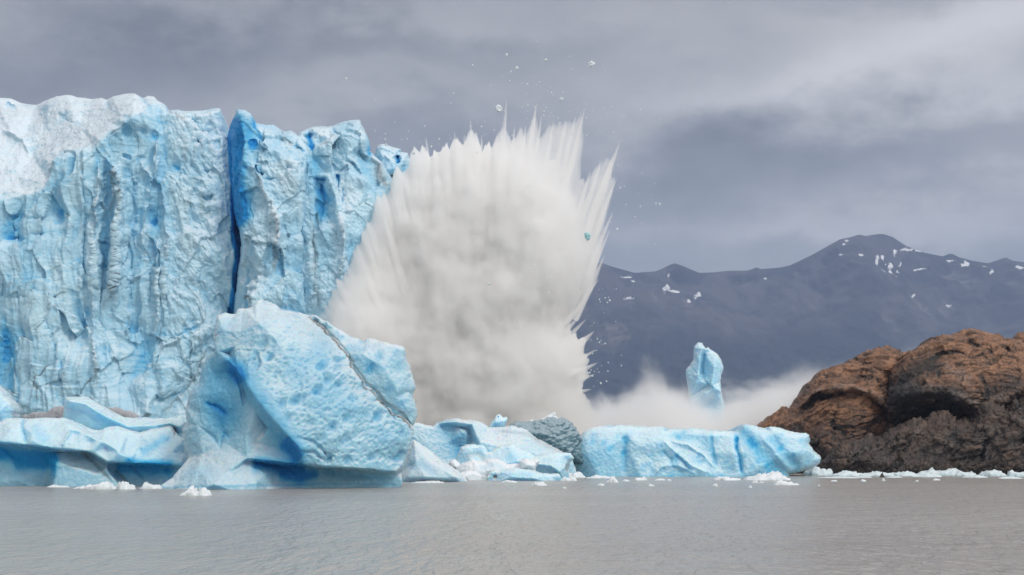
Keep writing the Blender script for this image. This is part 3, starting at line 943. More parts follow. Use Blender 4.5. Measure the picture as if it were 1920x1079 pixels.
C_out = [(548, 930, -3), (548, 300, -4), (552, 262, -9), (560, 250, -11), (575, 243, -13), (585, 240, -12), (600, 238, -12), (617, 237, -12), (628, 234, -13), (640, 230, -14), (658, 226, -14), (674, 226, -13), (677, 235, -12), (685, 248, -11), (691, 262, -10), (694, 285, -9),
         (702, 294, -9), (716, 305, -10), (726, 322, -10), (736, 335, -12), (750, 345, -12), (764, 362, -12), (780, 420, -12), (790, 500, -12), (800, 930, -10)]
C_cons = [[(583, 290, -3), (584, 330, -2), (586, 380, -1.5), (590, 440, 0), (588, 520, 1)], [(585, 281, -3), (605, 276, -2), (621, 270, -2)], [(621, 272, -2), (620, 300, -1.5), (617, 330, -1), (630, 370, 0), (641, 420, 1), (640, 470, 1)],
          [(622, 274, -9), (623, 300, -7), (624, 330, -5), (636, 365, -3)], [(618, 262, -8), (640, 252, -6), (660, 253, -5), (684, 262, -6)], [(617, 324, -4), (650, 326, -3), (675, 338, -3), (683, 350, -4), (678, 382, -3)], [(640, 386, -2), (660, 396, -1), (690, 360, -5)]]
C_ctrl = [(600, 252, -9), (598, 268, -9), (600, 310, -3), (600, 345, -4), (610, 380, -4), (600, 420, -3), (650, 290, -4), (660, 360, -3), (680, 320, -5), (700, 350, -6), (720, 400, -6), (700, 450, -3), (660, 440, 0), (640, 520, 2), (610, 500, 0), (700, 600, 0), (620, 620, 3)]
C_st = [dict(p=[(578, 250), (582, 268), (588, 282)], w=5, k='g', a=-3, b=0.95), dict(p=[(585, 300), (592, 340), (600, 370), (605, 400)], w=16, k='g', a=0, b=0.42, taper=False), dict(p=[(590, 336), (612, 338)], w=4, k='g', a=-0.9, b=0.5), dict(p=[(598, 352), (612, 360), (625, 380)], w=8, k='g', a=-0.8, b=0.45),
        dict(p=[(622, 236), (630, 252), (640, 254)], w=2.5, a=-1.2, b=0.2), dict(p=[(690, 250), (694, 280), (693, 298)], w=5, a=-1, b=0.4), dict(p=[(632, 328), (634, 345), (636, 362)], w=1.6, a=-1.1, b=0.9), dict(p=[(644, 352), (644, 370), (641, 385)], w=1.8, a=-1.2, b=0.95),
        dict(p=[(645, 300), (660, 306), (680, 330)], w=3, a=-1, d=0.12, b=0.15), dict(p=[(706, 308), (712, 330), (724, 352)], w=7, k='g', a=0, d=0.5), dict(p=[(588, 420), (590, 480), (594, 540), (600, 580)], w=4, a=-1.2, d=0.3), dict(p=[(640, 400), (645, 460), (640, 520)], w=3, a=1.8, w_=0.3),
        dict(p=[(645, 485), (655, 500)], w=3, a=-1, d=0.55), dict(p=[(600, 300), (612, 312)], w=3, a=0.5, w_=0.4)]
C_bl = [(600, 300, 14, 22, 0, 0.30), (600, 390, 14, 30, 0, 0.25), (605, 250, 14, 10, 0, 0, 0, 0.3), (650, 360, 24, 30, 0.5, 0, 0, 0.35), (650, 240, 22, 12, 0, 0.2), (690, 285, 5, 10, -1.2, 0.5), (610, 470, 18, 50, 0, 0.2), (660, 480, 14, 40, 0, 0.3)]
relief('ice_tower', C_out, 285.5, ctrl=C_ctrl, cons=C_cons, res=1.25, T=3, R=10, back=25, strokes=C_st, blobs=C_bl, disp=serac_disp(0.6, 1.0, 0.06, 25), smooth=2, bot=640, warp=3, mat=M_GLAC, parent=glacier, seed=7)

D_out = [(690, 930), (696, 330, -4), (702, 291, -3), (706, 276, -3), (712, 271, -3), (718, 270, -3), (735, 276, -2), (753, 280, -3), (750, 285, -3), (765, 287, -4), (767, 296, -4), (772, 303, -4), (780, 330, -5), (800, 380, -5), (820, 500, -5), (830, 930)]
D_cons = [[(718, 318, 2), (728, 312, 2.5), (738, 305, 3), (746, 316, 2.5), (755, 330, 1)], [(720, 322, 3), (738, 316, 4), (752, 330, 3)]]
D_ctrl = [(715, 290, 0), (728, 295, 1), (742, 298, -1), (756, 300, 0), (735, 330, 2), (730, 345, 3), (760, 420, 2), (730, 500, 3)]
D_st = [dict(p=[(745, 292), (747, 308)], w=4, k='g', a=-2.5, b=1.0), dict(p=[(706, 296), (712, 305)], w=4, k='g', a=-0.5, b=0.6), dict(p=[(720, 290), (728, 298), (744, 290)], w=2.5, a=1, w_=0.3), dict(p=[(726, 331), (745, 331)], w=2.5, k='g', a=-1.2, d=0.9), dict(p=[(756, 310), (758, 325)], w=4, a=-1, b=0.4)]
relief('ice_tower', D_out, 306, ctrl=D_ctrl, cons=D_cons, res=1.25, T=2.5, R=9, back=20, strokes=D_st, disp=serac_disp(0.4, 0.6, 0.05, 35), smooth=2, bot=640, warp=1.5, mat=M_GLAC, parent=glacier, seed=8)


# ------------------------------------------------------------------ the great iceberg in front
def berg_disp(amp=1.0, dim=0.0, seed=5, scale=1.0, fine=1.0, region=None, stre=(1, 1, 1)):
    """dim: scalloped hollows left by melting"""
    def f(V, px, py, dist, cols, N):
        Q = V / np.array(stre)
        big = fbm(Q / (6 * scale), 3, seed)
        fb, e2 = facets(Q, 2.6 * scale, seed + 9)
        f3 = fbm(Q / (0.7 * scale), 4, seed + 3)
        amt = amp * (big * 0.45 + fb * 0.05) + fine * f3 * 0.10
        if dim:
            ang = 0.9
            R2 = np.stack([V[:, 0] * math.cos(ang) + V[:, 2] * math.sin(ang), V[:, 1] * 0.6, (-V[:, 0] * math.sin(ang) + V[:, 2] * math.cos(ang)) * 1.5], 1)
            R2 = R2 + 0.5 * np.stack([perlin(V / 2.2, 4), perlin(V / 2.2, 5), perlin(V / 2.2, 6)], 1)
            g1, g2, rv, off = worley(R2 / 2.3, seed + 2)
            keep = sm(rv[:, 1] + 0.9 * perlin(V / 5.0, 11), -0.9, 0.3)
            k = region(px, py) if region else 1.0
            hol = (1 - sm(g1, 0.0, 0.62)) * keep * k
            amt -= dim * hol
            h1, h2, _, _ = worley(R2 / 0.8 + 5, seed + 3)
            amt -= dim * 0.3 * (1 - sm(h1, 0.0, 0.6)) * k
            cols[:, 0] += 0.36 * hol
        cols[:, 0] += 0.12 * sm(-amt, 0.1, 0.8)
        cols[:, 2] += 0.55 * np.exp(-dist / 5.0)  # whitened rim stands in for light passing through thin edges
        return amt
    return f


big = empty('iceberg', (-22, 182, 0), 'largest iceberg, a dimpled tilted blue slab with a dirty crack and dark melt notch', 'iceberg')
G_out = [(296, 940, 4), (298, 915, 4), (322, 896, 3), (341, 874, 2), (354, 855, 1), (344, 833), (341, 807), (350, 792), (347, 766), (356, 736), (374, 718), (380, 688), (389, 673), (404, 662, 1), (402, 636, 1), (404, 614, 0.5), (407, 592, -0.2),
         (422, 584, -0.8), (430, 587, -1), (439, 590, -1.2), (448, 578, -2), (459, 580, -2), (472, 577, -3), (482, 566, -3), (491, 560, -4), (508, 568, -5), (537, 579, -6), (559, 583, -6), (582, 590, -7), (608, 614, -4), (634, 640, -2), (652, 662, -1), (661, 685),
         (685, 718, 1), (708, 738, 1), (719, 755, 1), (745, 770, 1), (761, 783), (774, 798, 0), (778, 806), (776, 825), (767, 848), (760, 866), (752, 883), (747, 888, -1), (753, 893, -1), (754, 907, -1), (748, 915, -1), (745, 940, -1)]
crease = [(408, 660, 2.0), (422, 668, 3.2), (441, 688, 4.8), (463, 722, 7.5), (493, 762, 9), (522, 796, 9.5), (541, 818, 9.5), (563, 842, 9.5), (564, 850, 9), (569, 868, 8.5)]
crease_in = [(x - 14, y + 9, dd - 2.6) for x, y, dd in crease[2:-2]]
notch = [(463, 861, 7.0), (522, 867, 7.5), (567, 872, 8.0), (620, 876, 7), (671, 879, 6), (745, 885, 2)]
notch_in = [(466, 864, 5.5), (522, 871, 2.5), (570, 876, 2.5), (620, 880, 2.5), (671, 884, 2.5), (742, 889, 0)]
ridge_l = [(430, 665, 1.0), (444, 705, 2.8), (452, 730, 3.6), (457, 770, 5), (461, 820, 6.5), (463, 858, 7)]
G_ctrl = [(450, 620, 2.4), (480, 600, 2.5), (520, 640, 4.5), (560, 700, 6), (600, 760, 7), (640, 820, 6.5), (700, 850, 4), (740, 820, 2), (620, 690, 3.5), (680, 760, 3.5), (540, 600, 0), (420, 620, 1.5), (440, 650, 3.0), (570, 640, 2),
          (400, 700, 1), (380, 740, 1.5), (400, 780, 2.5), (370, 800, 2), (420, 830, 4), (380, 850, 3.5), (370, 880, 6), (430, 885, 8), (340, 905, 6.5), (400, 908, 10.5), (455, 912, 9), (520, 900, 4), (480, 905, 8.5), (560, 890, 2.5), (620, 905, 1.5), (700, 900, 1.2),
          (600, 935, 2), (480, 935, 9), (350, 935, 9), (500, 800, 5.0), (520, 840, 6.0), (480, 830, 6.0)]
G_st = [dict(p=[(452, 700), (478, 745), (505, 785), (530, 820), (555, 850)], w=26, k='g', a=0, b=0.52, taper=False), dict(p=[(425, 672), (440, 694), (456, 718)], w=14, k='g', a=0, b=0.45),  # wide blue strokes put the shading beside the crease into the ice colour
        dict(p=[(530, 825), (550, 845), (563, 862)], w=14, k='g', a=0, b=0.6), dict(p=[(470, 868), (500, 872), (540, 880), (575, 885)], w=15, k='g', a=0, b=1.0), dict(p=[(520, 890), (560, 898), (600, 885)], w=13, k='g', a=0, b=0.7),
        dict(p=[(600, 885), (660, 892), (735, 897)], w=9, k='g', a=0, b=0.45, d=0.12), dict(p=[(385, 755), (410, 765), (425, 777)], w=4, a=-0.5, b=0.6), dict(p=[(375, 800), (400, 820), (412, 840), (420, 812), (430, 822)], w=3, a=-0.4, b=0.2),
        dict(p=[(582, 592), (606, 616), (632, 642), (650, 664), (659, 687), (683, 720), (706, 740), (717, 757), (743, 772), (760, 785), (772, 800)], w=2.0, k='g', a=0.1, d=0.8, taper=False),
        dict(p=[(560, 588), (600, 625), (640, 680), (670, 725), (700, 760)], w=14, k='g', a=0, d=0.07), dict(p=[(565, 846), (590, 850), (618, 870)], w=3, a=-0.6), dict(p=[(560, 820), (590, 830), (610, 850), (622, 872)], w=3, a=-0.6, b=0.15),
        dict(p=[(405, 620), (440, 610), (470, 640)], w=20, k='g', a=0, b=0.12), dict(p=[(300, 916), (360, 912), (460, 912), (600, 908), (740, 908)], w=2, k='g', a=0, b=0.3, taper=False)]
G_bl = [(555, 690, 26, 34, -0.3, 0.25), (600, 665, 24, 40, 0, 0.22), (610, 745, 40, 34, 0, 0.22), (660, 770, 30, 24, 0, 0.2), (715, 820, 26, 20, 0, 0.15), (405, 725, 40, 75, 0, 0.46), (425, 790, 34, 45, 0, 0.42), (480, 800, 14, 50, 0, -0.1, 0, 0.35), (370, 890, 40, 20, 0, 0.16), (445, 640, 18, 40, 0, 0, 0, 0.15)]


def g_region(px, py):
    cl = np.interp(py, [660, 688, 722, 762, 796, 818, 845, 872], [415, 445, 470, 500, 530, 548, 568, 572])
    r = sm(px - cl, 4, 30) * (1 - sm(py, 868, 878))
    return np.where(py < 655, sm(px, 440, 500) * 0.5, r)


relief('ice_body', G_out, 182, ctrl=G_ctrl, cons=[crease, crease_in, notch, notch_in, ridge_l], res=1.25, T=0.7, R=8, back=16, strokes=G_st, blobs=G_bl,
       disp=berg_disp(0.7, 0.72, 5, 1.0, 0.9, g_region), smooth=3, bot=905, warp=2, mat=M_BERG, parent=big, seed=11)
G2_out = [(560, 640, -6), (575, 600, -6), (585, 591, -6), (593, 592, -5), (606, 601, -5), (613, 601, -4), (634, 614, -4), (652, 624, -4), (671, 633, -4), (682, 637, -4), (686, 633, -4), (693, 632, -4), (715, 640, -3), (745, 649, -3), (757, 653, -3), (761, 673, -3), (771, 696, -3), (781, 725, -3), (776, 744, -2.5),
          (782, 770, -2), (779, 790, -1.5), (774, 799, -1), (760, 800, -4), (700, 770, -5), (620, 700, -6)]
g2line = [(592, 601, -6.4), (611, 617, -4.6), (637, 641, -2.7), (655, 662, -1.7), (664, 685, -0.8), (688, 717, 0.0), (711, 737, 0.0), (722, 753, 0.0), (747, 768, 0.0), (764, 783, -0.6)]
g2in = [(x - 12, y + 12, dd - 0.5) for x, y, dd in g2line]
relief('ice_slab', G2_out, 182, ctrl=[(680, 665, -0.9), (720, 690, 0.1), (745, 730, 0.3), (762, 762, 0.0), (692, 690, -0.3), (715, 725, 0.2)], cons=[g2line, g2in], res=1.25, T=1.2, R=8, back=12,
       strokes=[dict(p=g2line, w=2.5, k='g', d=0.5, a=0, taper=False), dict(p=[(745, 745), (765, 735), (776, 740)], w=3, a=-0.5)], blobs=[(700, 690, 18, 12, -0.3, 0.3), (670, 655, 14, 10, 0, 0.15), (740, 680, 14, 20, 0, 0.12)],
       disp=berg_disp(0.7, 0.16, 6, 0.8, 0.9), smooth=2, warp=2, mat=M_BERG, parent=big, seed=12)

# low notched iceberg beside it
low = empty('iceberg', (-50, 190, 0), 'low iceberg with a curling fin and an overhanging ledge, beside the largest iceberg', 'iceberg')
F_out = [(-190, 940, 0), (-200, 900, -1), (-185, 850, -2), (-150, 815, -2), (-100, 800, -2), (-60, 790, -2), (0, 789, -2), (12, 784, -2), (45, 784, -2), (85, 783, -2), (118, 784, -2), (135, 790, -2), (150, 797, -2), (170, 804, -1.5), (185, 806, -1), (205, 800, -1), (222, 798, -1), (240, 806, -1), (262, 812, -1), (290, 806, -1), (318, 800, -1), (322, 804, -1), (330, 815, -1), (345, 822, -1), (352, 850, -1), (356, 880, -1), (360, 940, 0)]
lg = [(-150, 838, 2), (-90, 833, 3.5), (-40, 829, 4), (0, 831, 4), (50, 836, 4), (98, 842, 4.4), (140, 846, 5), (171, 849, 5), (200, 868, 5), (250, 871, 4.5), (300, 872, 3.5), (335, 873, 2.5)]
lgi = [(x, y + 3, -0.5) for x, y, _ in lg]
blk = [(93, 852, -0.3), (94, 862, 1.5), (104, 867, 3), (102, 882, 3), (99, 912, 3.2), (98, 935, 3.5)]
blk0 = [(88, 852, -1), (90, 880, -1.5), (92, 912, -1.5), (92, 935, -1)]
rb = [(200, 874, 2.8), (208, 890, 3.4), (222, 908, 3.6), (226, 935, 4)]
rb0 = [(207, 875, -1), (222, 892, -1), (238, 908, -0.5), (244, 935, 0)]
F_ctrl = [(20, 805, 2), (60, 810, 2.6), (100, 812, 2), (45, 800, 1), (60, 826, 4), (140, 815, 2), (135, 830, 4), (170, 830, 3.5), (200, 840, 3.4), (230, 850, 3.8), (260, 845, 1.2), (300, 835, 1.5), (280, 860, 3.4), (320, 850, 1.8), (150, 880, 3.3), (150, 905, 3.6), (180, 890, 3.4), (40, 870, -1.2), (40, 900, 0), (280, 890, -0.6), (310, 905, 0.6)]
rid = [(130, 800, 1.5), (160, 812, 3), (190, 828, 4.5), (225, 848, 5), (245, 858, 5)]
F_st = [dict(p=[(-20, 848), (40, 854), (92, 860)], w=17, k='g', a=0, b=1.0, taper=False), dict(p=[(95, 850), (102, 866), (99, 900)], w=7, k='g', a=0, b=0.55), dict(p=[(20, 875), (60, 872), (92, 876)], w=16, k='g', a=0, b=0.5),
        dict(p=[(212, 878), (260, 880), (330, 884)], w=14, k='g', a=0, b=0.85), dict(p=[(230, 862), (280, 868), (330, 868)], w=7, k='g', a=0, b=0.55), dict(p=[(215, 880), (240, 905)], w=3, a=0, d=0.4), dict(p=[(245, 876), (270, 900)], w=4, a=0, b=0.3, d=0.2),
        dict(p=[(150, 846), (165, 856), (185, 875), (210, 905)], w=3.5, a=-0.3, d=0.35), dict(p=[(120, 848), (160, 856), (180, 862)], w=7, k='g', a=0, b=0.25, d=0.15), dict(p=[(122, 872), (150, 876), (175, 880)], w=3, a=0, d=0.3),
        dict(p=[(44, 784), (42, 800), (50, 832)], w=3, a=-0.9, b=0.3), dict(p=[(60, 795), (75, 815), (90, 830)], w=12, k='g', a=0, b=0.18), dict(p=[(136, 802), (125, 820), (115, 838)], w=3, a=0.8, w_=0.3), dict(p=[(262, 850), (285, 838), (318, 818)], w=9, k='g', a=0, b=0.35), dict(p=[(270, 856), (276, 858)], w=3, a=0, w_=0.5),
        dict(p=[(-40, 912), (90, 912)], w=2, k='g', b=0.3, a=0), dict(p=[(250, 812), (300, 802), (318, 801), (324, 806), (326, 820)], w=1.6, k='g', a=-0.4, d=0.7)]
relief('ice_body', F_out, 190, ctrl=F_ctrl, cons=[lg, lgi, blk, blk0, rb, rb0, rid], res=1.25, T=1.6, R=8, back=12, strokes=F_st, disp=berg_disp(0.5, 0, 7, 0.9, 0.7), smooth=7, bot=905, warp=2, mat=M_SMOOTH, parent=low, seed=13)
Fin_out = [(112, 830, -2), (118, 790, -2), (121, 765, -2), (119, 752, -2), (124, 745, -2), (150, 744, -2), (158, 744, -2), (166, 747, -2), (185, 758, -2), (205, 770, -2), (232, 783, -2), (252, 784, -3), (270, 783, -3), (285, 785, -3), (310, 786, -3), (318, 783, -3), (330, 784, -3), (333, 780, -3), (340, 780, -3), (347, 792, -3), (344, 812, -3), (352, 840, -3), (352, 860, -3)]
relief('ice_fin', Fin_out, 196, ctrl=[(160, 775, 0.5), (200, 790, 1), (240, 800, 1), (300, 800, 0.5), (335, 800, 0.2)], cons=[[(130, 752, 0.4), (160, 757, 1.2), (200, 782, 1.8), (240, 800, 2), (290, 798, 1.2), (318, 793, 1)]], res=1.25, T=1.4, R=7, back=6,
       strokes=[dict(p=[(180, 775), (205, 795), (225, 802)], w=8, k='g', a=0, b=0.3), dict(p=[(326, 800), (328, 815), (324, 822)], w=4, k='g', a=-0.8, d=0.9), dict(p=[(140, 765), (190, 795)], w=3, a=-0.2, b=0.12)], disp=berg_disp(0.35, 0, 8, 0.8, 0.5), smooth=2, warp=1, mat=M_SMOOTH, parent=low, seed=14)

# small pale block at the frame edge and gravel-covered ice behind
tag(relief('iceberg', [(-60, 850), (-60, 700), (-20, 712), (0, 729), (8, 738), (11, 743), (18, 749), (24, 757), (29, 769), (28, 782), (30, 850)], 204, ctrl=[(0, 770, 2), (-30, 760, 3)], res=1.4, T=1.6, R=8, back=7, disp=berg_disp(0.5, 0, 9, 0.8), mat=M_SMOOTH, seed=15, warp=1),
    'small smooth pale block of ice at the frame edge, behind the low notched iceberg', 'iceberg')
tag(relief('dirty_ice', [(20, 850), (30, 790), (42, 780), (58, 775), (75, 774), (89, 772), (100, 766), (122, 762), (150, 758), (198, 763), (222, 767), (245, 772), (258, 778), (270, 790), (275, 850)], 214, ctrl=[(100, 790, 1.5), (200, 785, 1.5)], res=1.4, T=1.6, R=10, back=6, disp=berg_disp(0.6, 0, 10, 0.6, 1.6), mat=M_DIRTY, seed=16, warp=1),
    'grey gravel-covered ice showing behind the fin of the low iceberg', 'dirty ice')

# ------------------------------------------------------------------ middle cluster of small icebergs
tag(relief('iceberg', [(735, 925), (742, 905), (752, 886), (762, 850), (776, 825), (790, 835), (812, 848), (827, 862), (848, 877), (862, 887), (873, 896), (878, 905), (880, 925)], 216, ctrl=[(780, 870, 3), (800, 895, 5), (840, 897, 4), (765, 895, 3.5)], cons=[[(778, 835, 0.8), (800, 860, 2), (830, 880, 3.5), (855, 895, 4)]], res=1.2, T=1, R=6, back=8, bot=898,
           strokes=[dict(p=[(765, 880), (790, 872), (820, 890)], w=8, k='g', a=-0.3, b=0.2), dict(p=[(780, 835), (820, 868), (860, 892)], w=6, k='g', a=0, w_=0.4), dict(p=[(785, 902), (845, 902)], w=1.2, k='g', a=0, d=0.5)], disp=berg_disp(0.4, 0, 12, 0.7, 0.6), mat=M_BERG, seed=17, warp=1.5, base=(0, 0, 0.2)),
    'smooth pale triangular iceberg sloping down beside the largest iceberg', 'iceberg')
tag(relief('iceberg', [(700, 925), (720, 800), (760, 790), (777, 792), (792, 794), (811, 799), (819, 794), (832, 788), (852, 786), (873, 788), (890, 789), (898, 790), (905, 793), (912, 797), (917, 801), (940, 800), (961, 798), (985, 806), (1000, 816), (1030, 832), (1052, 845), (1072, 856), (1080, 880), (1080, 925)], 247,
           ctrl=[(800, 830, 2), (840, 830, 0.5), (870, 810, 1.5), (900, 830, 4), (950, 840, 4), (1000, 850, 4), (850, 860, 1.5), (800, 870, 3), (1050, 880, 4), (930, 880, 5)],
           cons=[[(832, 793, 0.5), (855, 792, 1), (885, 796, 1.5), (893, 815, 3), (900, 835, 4)], [(830, 800, -1), (855, 800, -1), (878, 806, -1), (884, 825, -0.5), (875, 845, 0)]], res=1.2, T=1.5, R=7, back=10, bot=895,
           strokes=[dict(p=[(835, 800), (850, 820), (862, 850), (870, 866)], w=18, k='g', a=0, b=0.34, taper=False), dict(p=[(860, 840), (866, 870)], w=9, k='g', a=0, b=0.4), dict(p=[(1000, 820), (1040, 840), (1065, 855)], w=7, k='g', d=0.25, a=0), dict(p=[(930, 806), (980, 812), (1010, 824)], w=3, k='g', d=0.2, a=0)],
           blobs=[(940, 825, 45, 16, 0, 0, 0, 0.4)], disp=berg_disp(0.6, 0, 14, 0.7, 1.3), mat=M_BERG, seed=18, warp=1.5),
    'broad iceberg with a hollowed blue side, under the heart shaped chunk', 'iceberg')
tag(relief('ice_chunk', [(914, 806), (917, 797), (921, 791), (925, 786), (930, 779), (934, 777), (938, 777), (942, 782), (944, 783), (949, 781), (952, 785), (952, 789), (949, 796), (947, 806)], 256, ctrl=[(930, 792, 1), (943, 790, 0.8)], res=0.8, T=0.9, R=5, back=1.6,
           blobs=[(928, 796, 5, 6, 0, 0.2), (934, 782, 1.5, 1.5, -0.4, 0.3)], disp=berg_disp(0.15, 0, 15, 0.4, 0.3), mat=M_SMOOTH, seed=19, warp=0.5),
    'heart shaped chunk of bright blue ice standing on the broad iceberg', 'ice chunk')


def dark_disp(V, px, py, dist, cols, N):
    Q = np.stack([V[:, 0] * 0.8 + V[:, 2] * 0.5, V[:, 1] * 0.6, (V[:, 2] - 0.35 * V[:, 0]) * 1.6], 1)
    Q = Q + 0.4 * perlin(V / 1.5, 5)[:, None]
    g1, g2, rv, off = worley(Q / 1.1, 3)
    cols[:, 2] += 0.5 * sm(rv[:, 0], 0.6, 1.0) * (1 - sm(g1, 0.1, 0.5))
    return (0.35 - g1) * 0.45 + 0.30 * ridged(V / 1.6, 4, 19) + 0.35 * fbm(V / 1.8, 4, 9)


tag(relief('iceberg', [(925, 870), (930, 815), (939, 808), (950, 800), (965, 794), (980, 792), (994, 791), (1010, 790), (1027, 784), (1040, 783), (1050, 784), (1060, 787), (1067, 791), (1073, 797), (1077, 802), (1083, 810), (1086, 817), (1090, 840), (1095, 870)], 256, ctrl=[(1000, 812, 3), (1040, 820, 3.5), (1060, 840, 4), (970, 808, 2.5)], res=0.9, T=1.5, R=8, back=8,
           disp=dark_disp, mat=M_DARK, seed=20, warp=1),
    'dark teal lumpy iceberg of clear ice between the pale icebergs', 'iceberg')
tag(relief('ice_chunk', [(990, 800), (993, 789), (996, 787), (999, 792), (1010, 789), (1022, 782), (1034, 775), (1040, 772), (1042, 776), (1042, 781), (1050, 786), (1040, 790), (1015, 797)], 258, ctrl=[(1025, 786, 0.6)], res=0.8, T=0.6, R=4, back=1.5, disp=berg_disp(0.1, 0, 16, 0.4, 0.4), mat=M_FLOE, seed=21, warp=0.5),
    'pointed white shard of ice lying on top of the dark iceberg', 'ice chunk')
mid_specs = [
    ([(845, 925), (850, 880), (856, 860), (860, 848), (865, 838), (875, 835), (890, 834), (907, 836), (914, 848), (924, 846), (938, 836), (950, 834), (961, 832), (975, 842), (994, 850), (1002, 858), (1018, 852), (1032, 850), (1050, 850), (1070, 850), (1077, 859), (1068, 868), (1068, 880), (1066, 925)], 240,
     [(880, 860, 2), (930, 860, 1.5), (970, 865, 3), (1030, 872, 3), (1050, 885, 3.5), (900, 885, 3)], [dict(p=[(870, 858), (895, 850), (910, 862)], w=6, k='g', d=0.22, a=-0.3), dict(p=[(950, 850), (965, 866)], w=10, k='g', a=0, b=0.2), dict(p=[(1066, 868), (1064, 884)], w=3, k='g', d=0.6, a=-0.3)], M_SMOOTH,
     'rounded pale green iceberg with three humps, in front of the broad hollowed iceberg', 1.0, 'iceberg'),
    ([(850, 925), (855, 880), (865, 870), (875, 866), (886, 862), (895, 865), (905, 865), (912, 861), (921, 859), (930, 860), (938, 863), (950, 871), (962, 870), (977, 871), (981, 878), (985, 925)], 231,
     [(900, 885, 2), (930, 880, 2), (960, 888, 2)], [dict(p=[(895, 880), (930, 872), (950, 885)], w=6, k='g', a=-0.2, b=0.2)], M_FLOE, 'low white mound of ice in front of the three humped iceberg', 0.7, 'iceberg'),
    ([(972, 885), (974, 864), (980, 861), (987, 860), (993, 863), (1005, 861), (1013, 864), (1008, 873), (1005, 881), (1008, 890)], 228, [(990, 872, 1)], [], M_FLOE, 'small cube-like white block of ice among the low mounds', 0.5, 'ice chunk'),
    ([(912, 915), (915, 890), (921, 883), (929, 881), (936, 883), (950, 880), (969, 877), (978, 879), (986, 881), (998, 882), (1011, 886), (1030, 889), (1048, 889), (1055, 900), (1055, 915)], 222,
     [(960, 895, 2), (1000, 897, 2)], [dict(p=[(925, 893), (932, 894)], w=3, k='g', d=0.7, a=-0.5), dict(p=[(940, 890), (970, 892), (1000, 893)], w=5, k='g', a=0, b=0.15)], M_SMOOTH, 'long low rounded iceberg closest to the open water at the centre', 0.6, 'iceberg'),
    ([(838, 890), (842, 866), (848, 862), (854, 862), (860, 867), (868, 876), (872, 890)], 236, [(853, 874, 1)], [], M_FLOE, 'small round lump of ice behind the triangular iceberg', 0.5, 'ice chunk'),
    ([(800, 925), (830, 900), (850, 895), (868, 885), (880, 882), (893, 884), (900, 889), (912, 893), (916, 925)], 226, [(870, 895, 1)], [], M_FLOE, 'flat pile of brash ice at the foot of the triangular iceberg', 0.5, 'ice chunk'),
]
for k, (ol, y_, ct, stv, mt_, lb, am, cat) in enumerate(mid_specs):
    tag(relief('iceberg' if cat == 'iceberg' else 'ice_chunk', ol, y_, ctrl=ct, res=1.1, T=1.3, R=6, back=6, bot=892, strokes=stv, disp=berg_disp(0.5 * am, 0, 30 + k, 0.5, 1.0), mat=mt_, seed=30 + k, warp=1.2), lb, cat)

# long rounded iceberg
J_out = [(1064, 930), (1068, 900), (1069, 888), (1068, 870), (1074, 856), (1071, 840), (1081, 824), (1094, 809), (1106, 803), (1119, 800), (1140, 798), (1162, 797), (1192, 799), (1213, 800), (1238, 799), (1254, 804), (1278, 804), (1297, 803), (1332, 806), (1365, 808), (1383, 808), (1388, 802), (1392, 796), (1403, 796), (1420, 800), (1440, 806), (1443, 800),
         (1462, 802), (1484, 809), (1500, 811), (1511, 811), (1518, 816), (1519, 826), (1517, 832), (1527, 846), (1536, 854), (1540, 860), (1538, 868), (1530, 875), (1521, 880), (1500, 886, 1), (1480, 890, 1), (1470, 930, 1)]
J_ctrl = [(1100, 850, 3), (1140, 840, 3.5), (1180, 820, 2), (1300, 820, 1.5), (1240, 815, 1.5), (1340, 850, 2.5), (1370, 850, 3), (1405, 850, 4), (1440, 870, 4.5), (1470, 850, 3.2), (1500, 850, 2.5), (1420, 820, 2.5), (1300, 880, 5), (1120, 890, 4.5), (1400, 890, 5), (1300, 925, 6), (1120, 925, 5), (1215, 925, 7), (1320, 860, 2.8)]
J_cons = [[(1172, 815, 1.5), (1171, 850, 2), (1172, 890, 3)], [(1333, 815, 1.6), (1332, 840, 1.8), (1340, 865, 2.4), (1360, 888, 3.5)], [(1185, 850, 3), (1198, 836, 3.2), (1220, 829, 3.2), (1240, 834, 3.2), (1256, 850, 3.8), (1262, 875, 4.5)]]
J_st = [dict(p=[(1172, 812), (1171, 850), (1170, 888)], w=4, k='g', a=-0.3, b=0.3), dict(p=[(1240, 822), (1262, 845), (1300, 875), (1330, 888)], w=6, a=1.0, w_=0.15), dict(p=[(1265, 850), (1285, 870), (1300, 888)], w=4, a=-0.8, b=0.3), dict(p=[(1250, 825), (1290, 835), (1320, 855), (1345, 880)], w=4, a=0.8, w_=0.2),
        dict(p=[(1240, 845), (1258, 862), (1262, 880)], w=4, a=-0.6, b=0.2), dict(p=[(1378, 812), (1381, 840), (1388, 865), (1391, 892)], w=4, k='g', a=-0.8, b=0.62), dict(p=[(1332, 812), (1336, 850), (1345, 875)], w=3.5, k='g', a=-0.4, b=0.4),
        dict(p=[(1395, 812), (1412, 835), (1440, 868), (1460, 888)], w=13, k='g', a=-0.5, b=0.45, taper=False), dict(p=[(1405, 820), (1418, 838)], w=10, k='g', a=0, b=0.35), dict(p=[(1440, 815), (1465, 845), (1490, 870), (1500, 880)], w=9, k='g', a=-0.5, b=0.35), dict(p=[(1425, 812), (1455, 850), (1482, 882)], w=6, k='g', a=0.6),
        dict(p=[(1108, 820), (1106, 850), (1112, 880)], w=16, k='g', a=0, b=0.14), dict(p=[(1260, 812), (1280, 822), (1330, 820)], w=8, k='g', a=-0.4, b=0.22), dict(p=[(1225, 890), (1240, 876), (1270, 872), (1290, 880), (1305, 890)], w=5, a=0.9, w_=0.15), dict(p=[(1085, 892), (1300, 893), (1480, 892)], w=2.5, k='g', a=0, b=0.3, taper=False)]
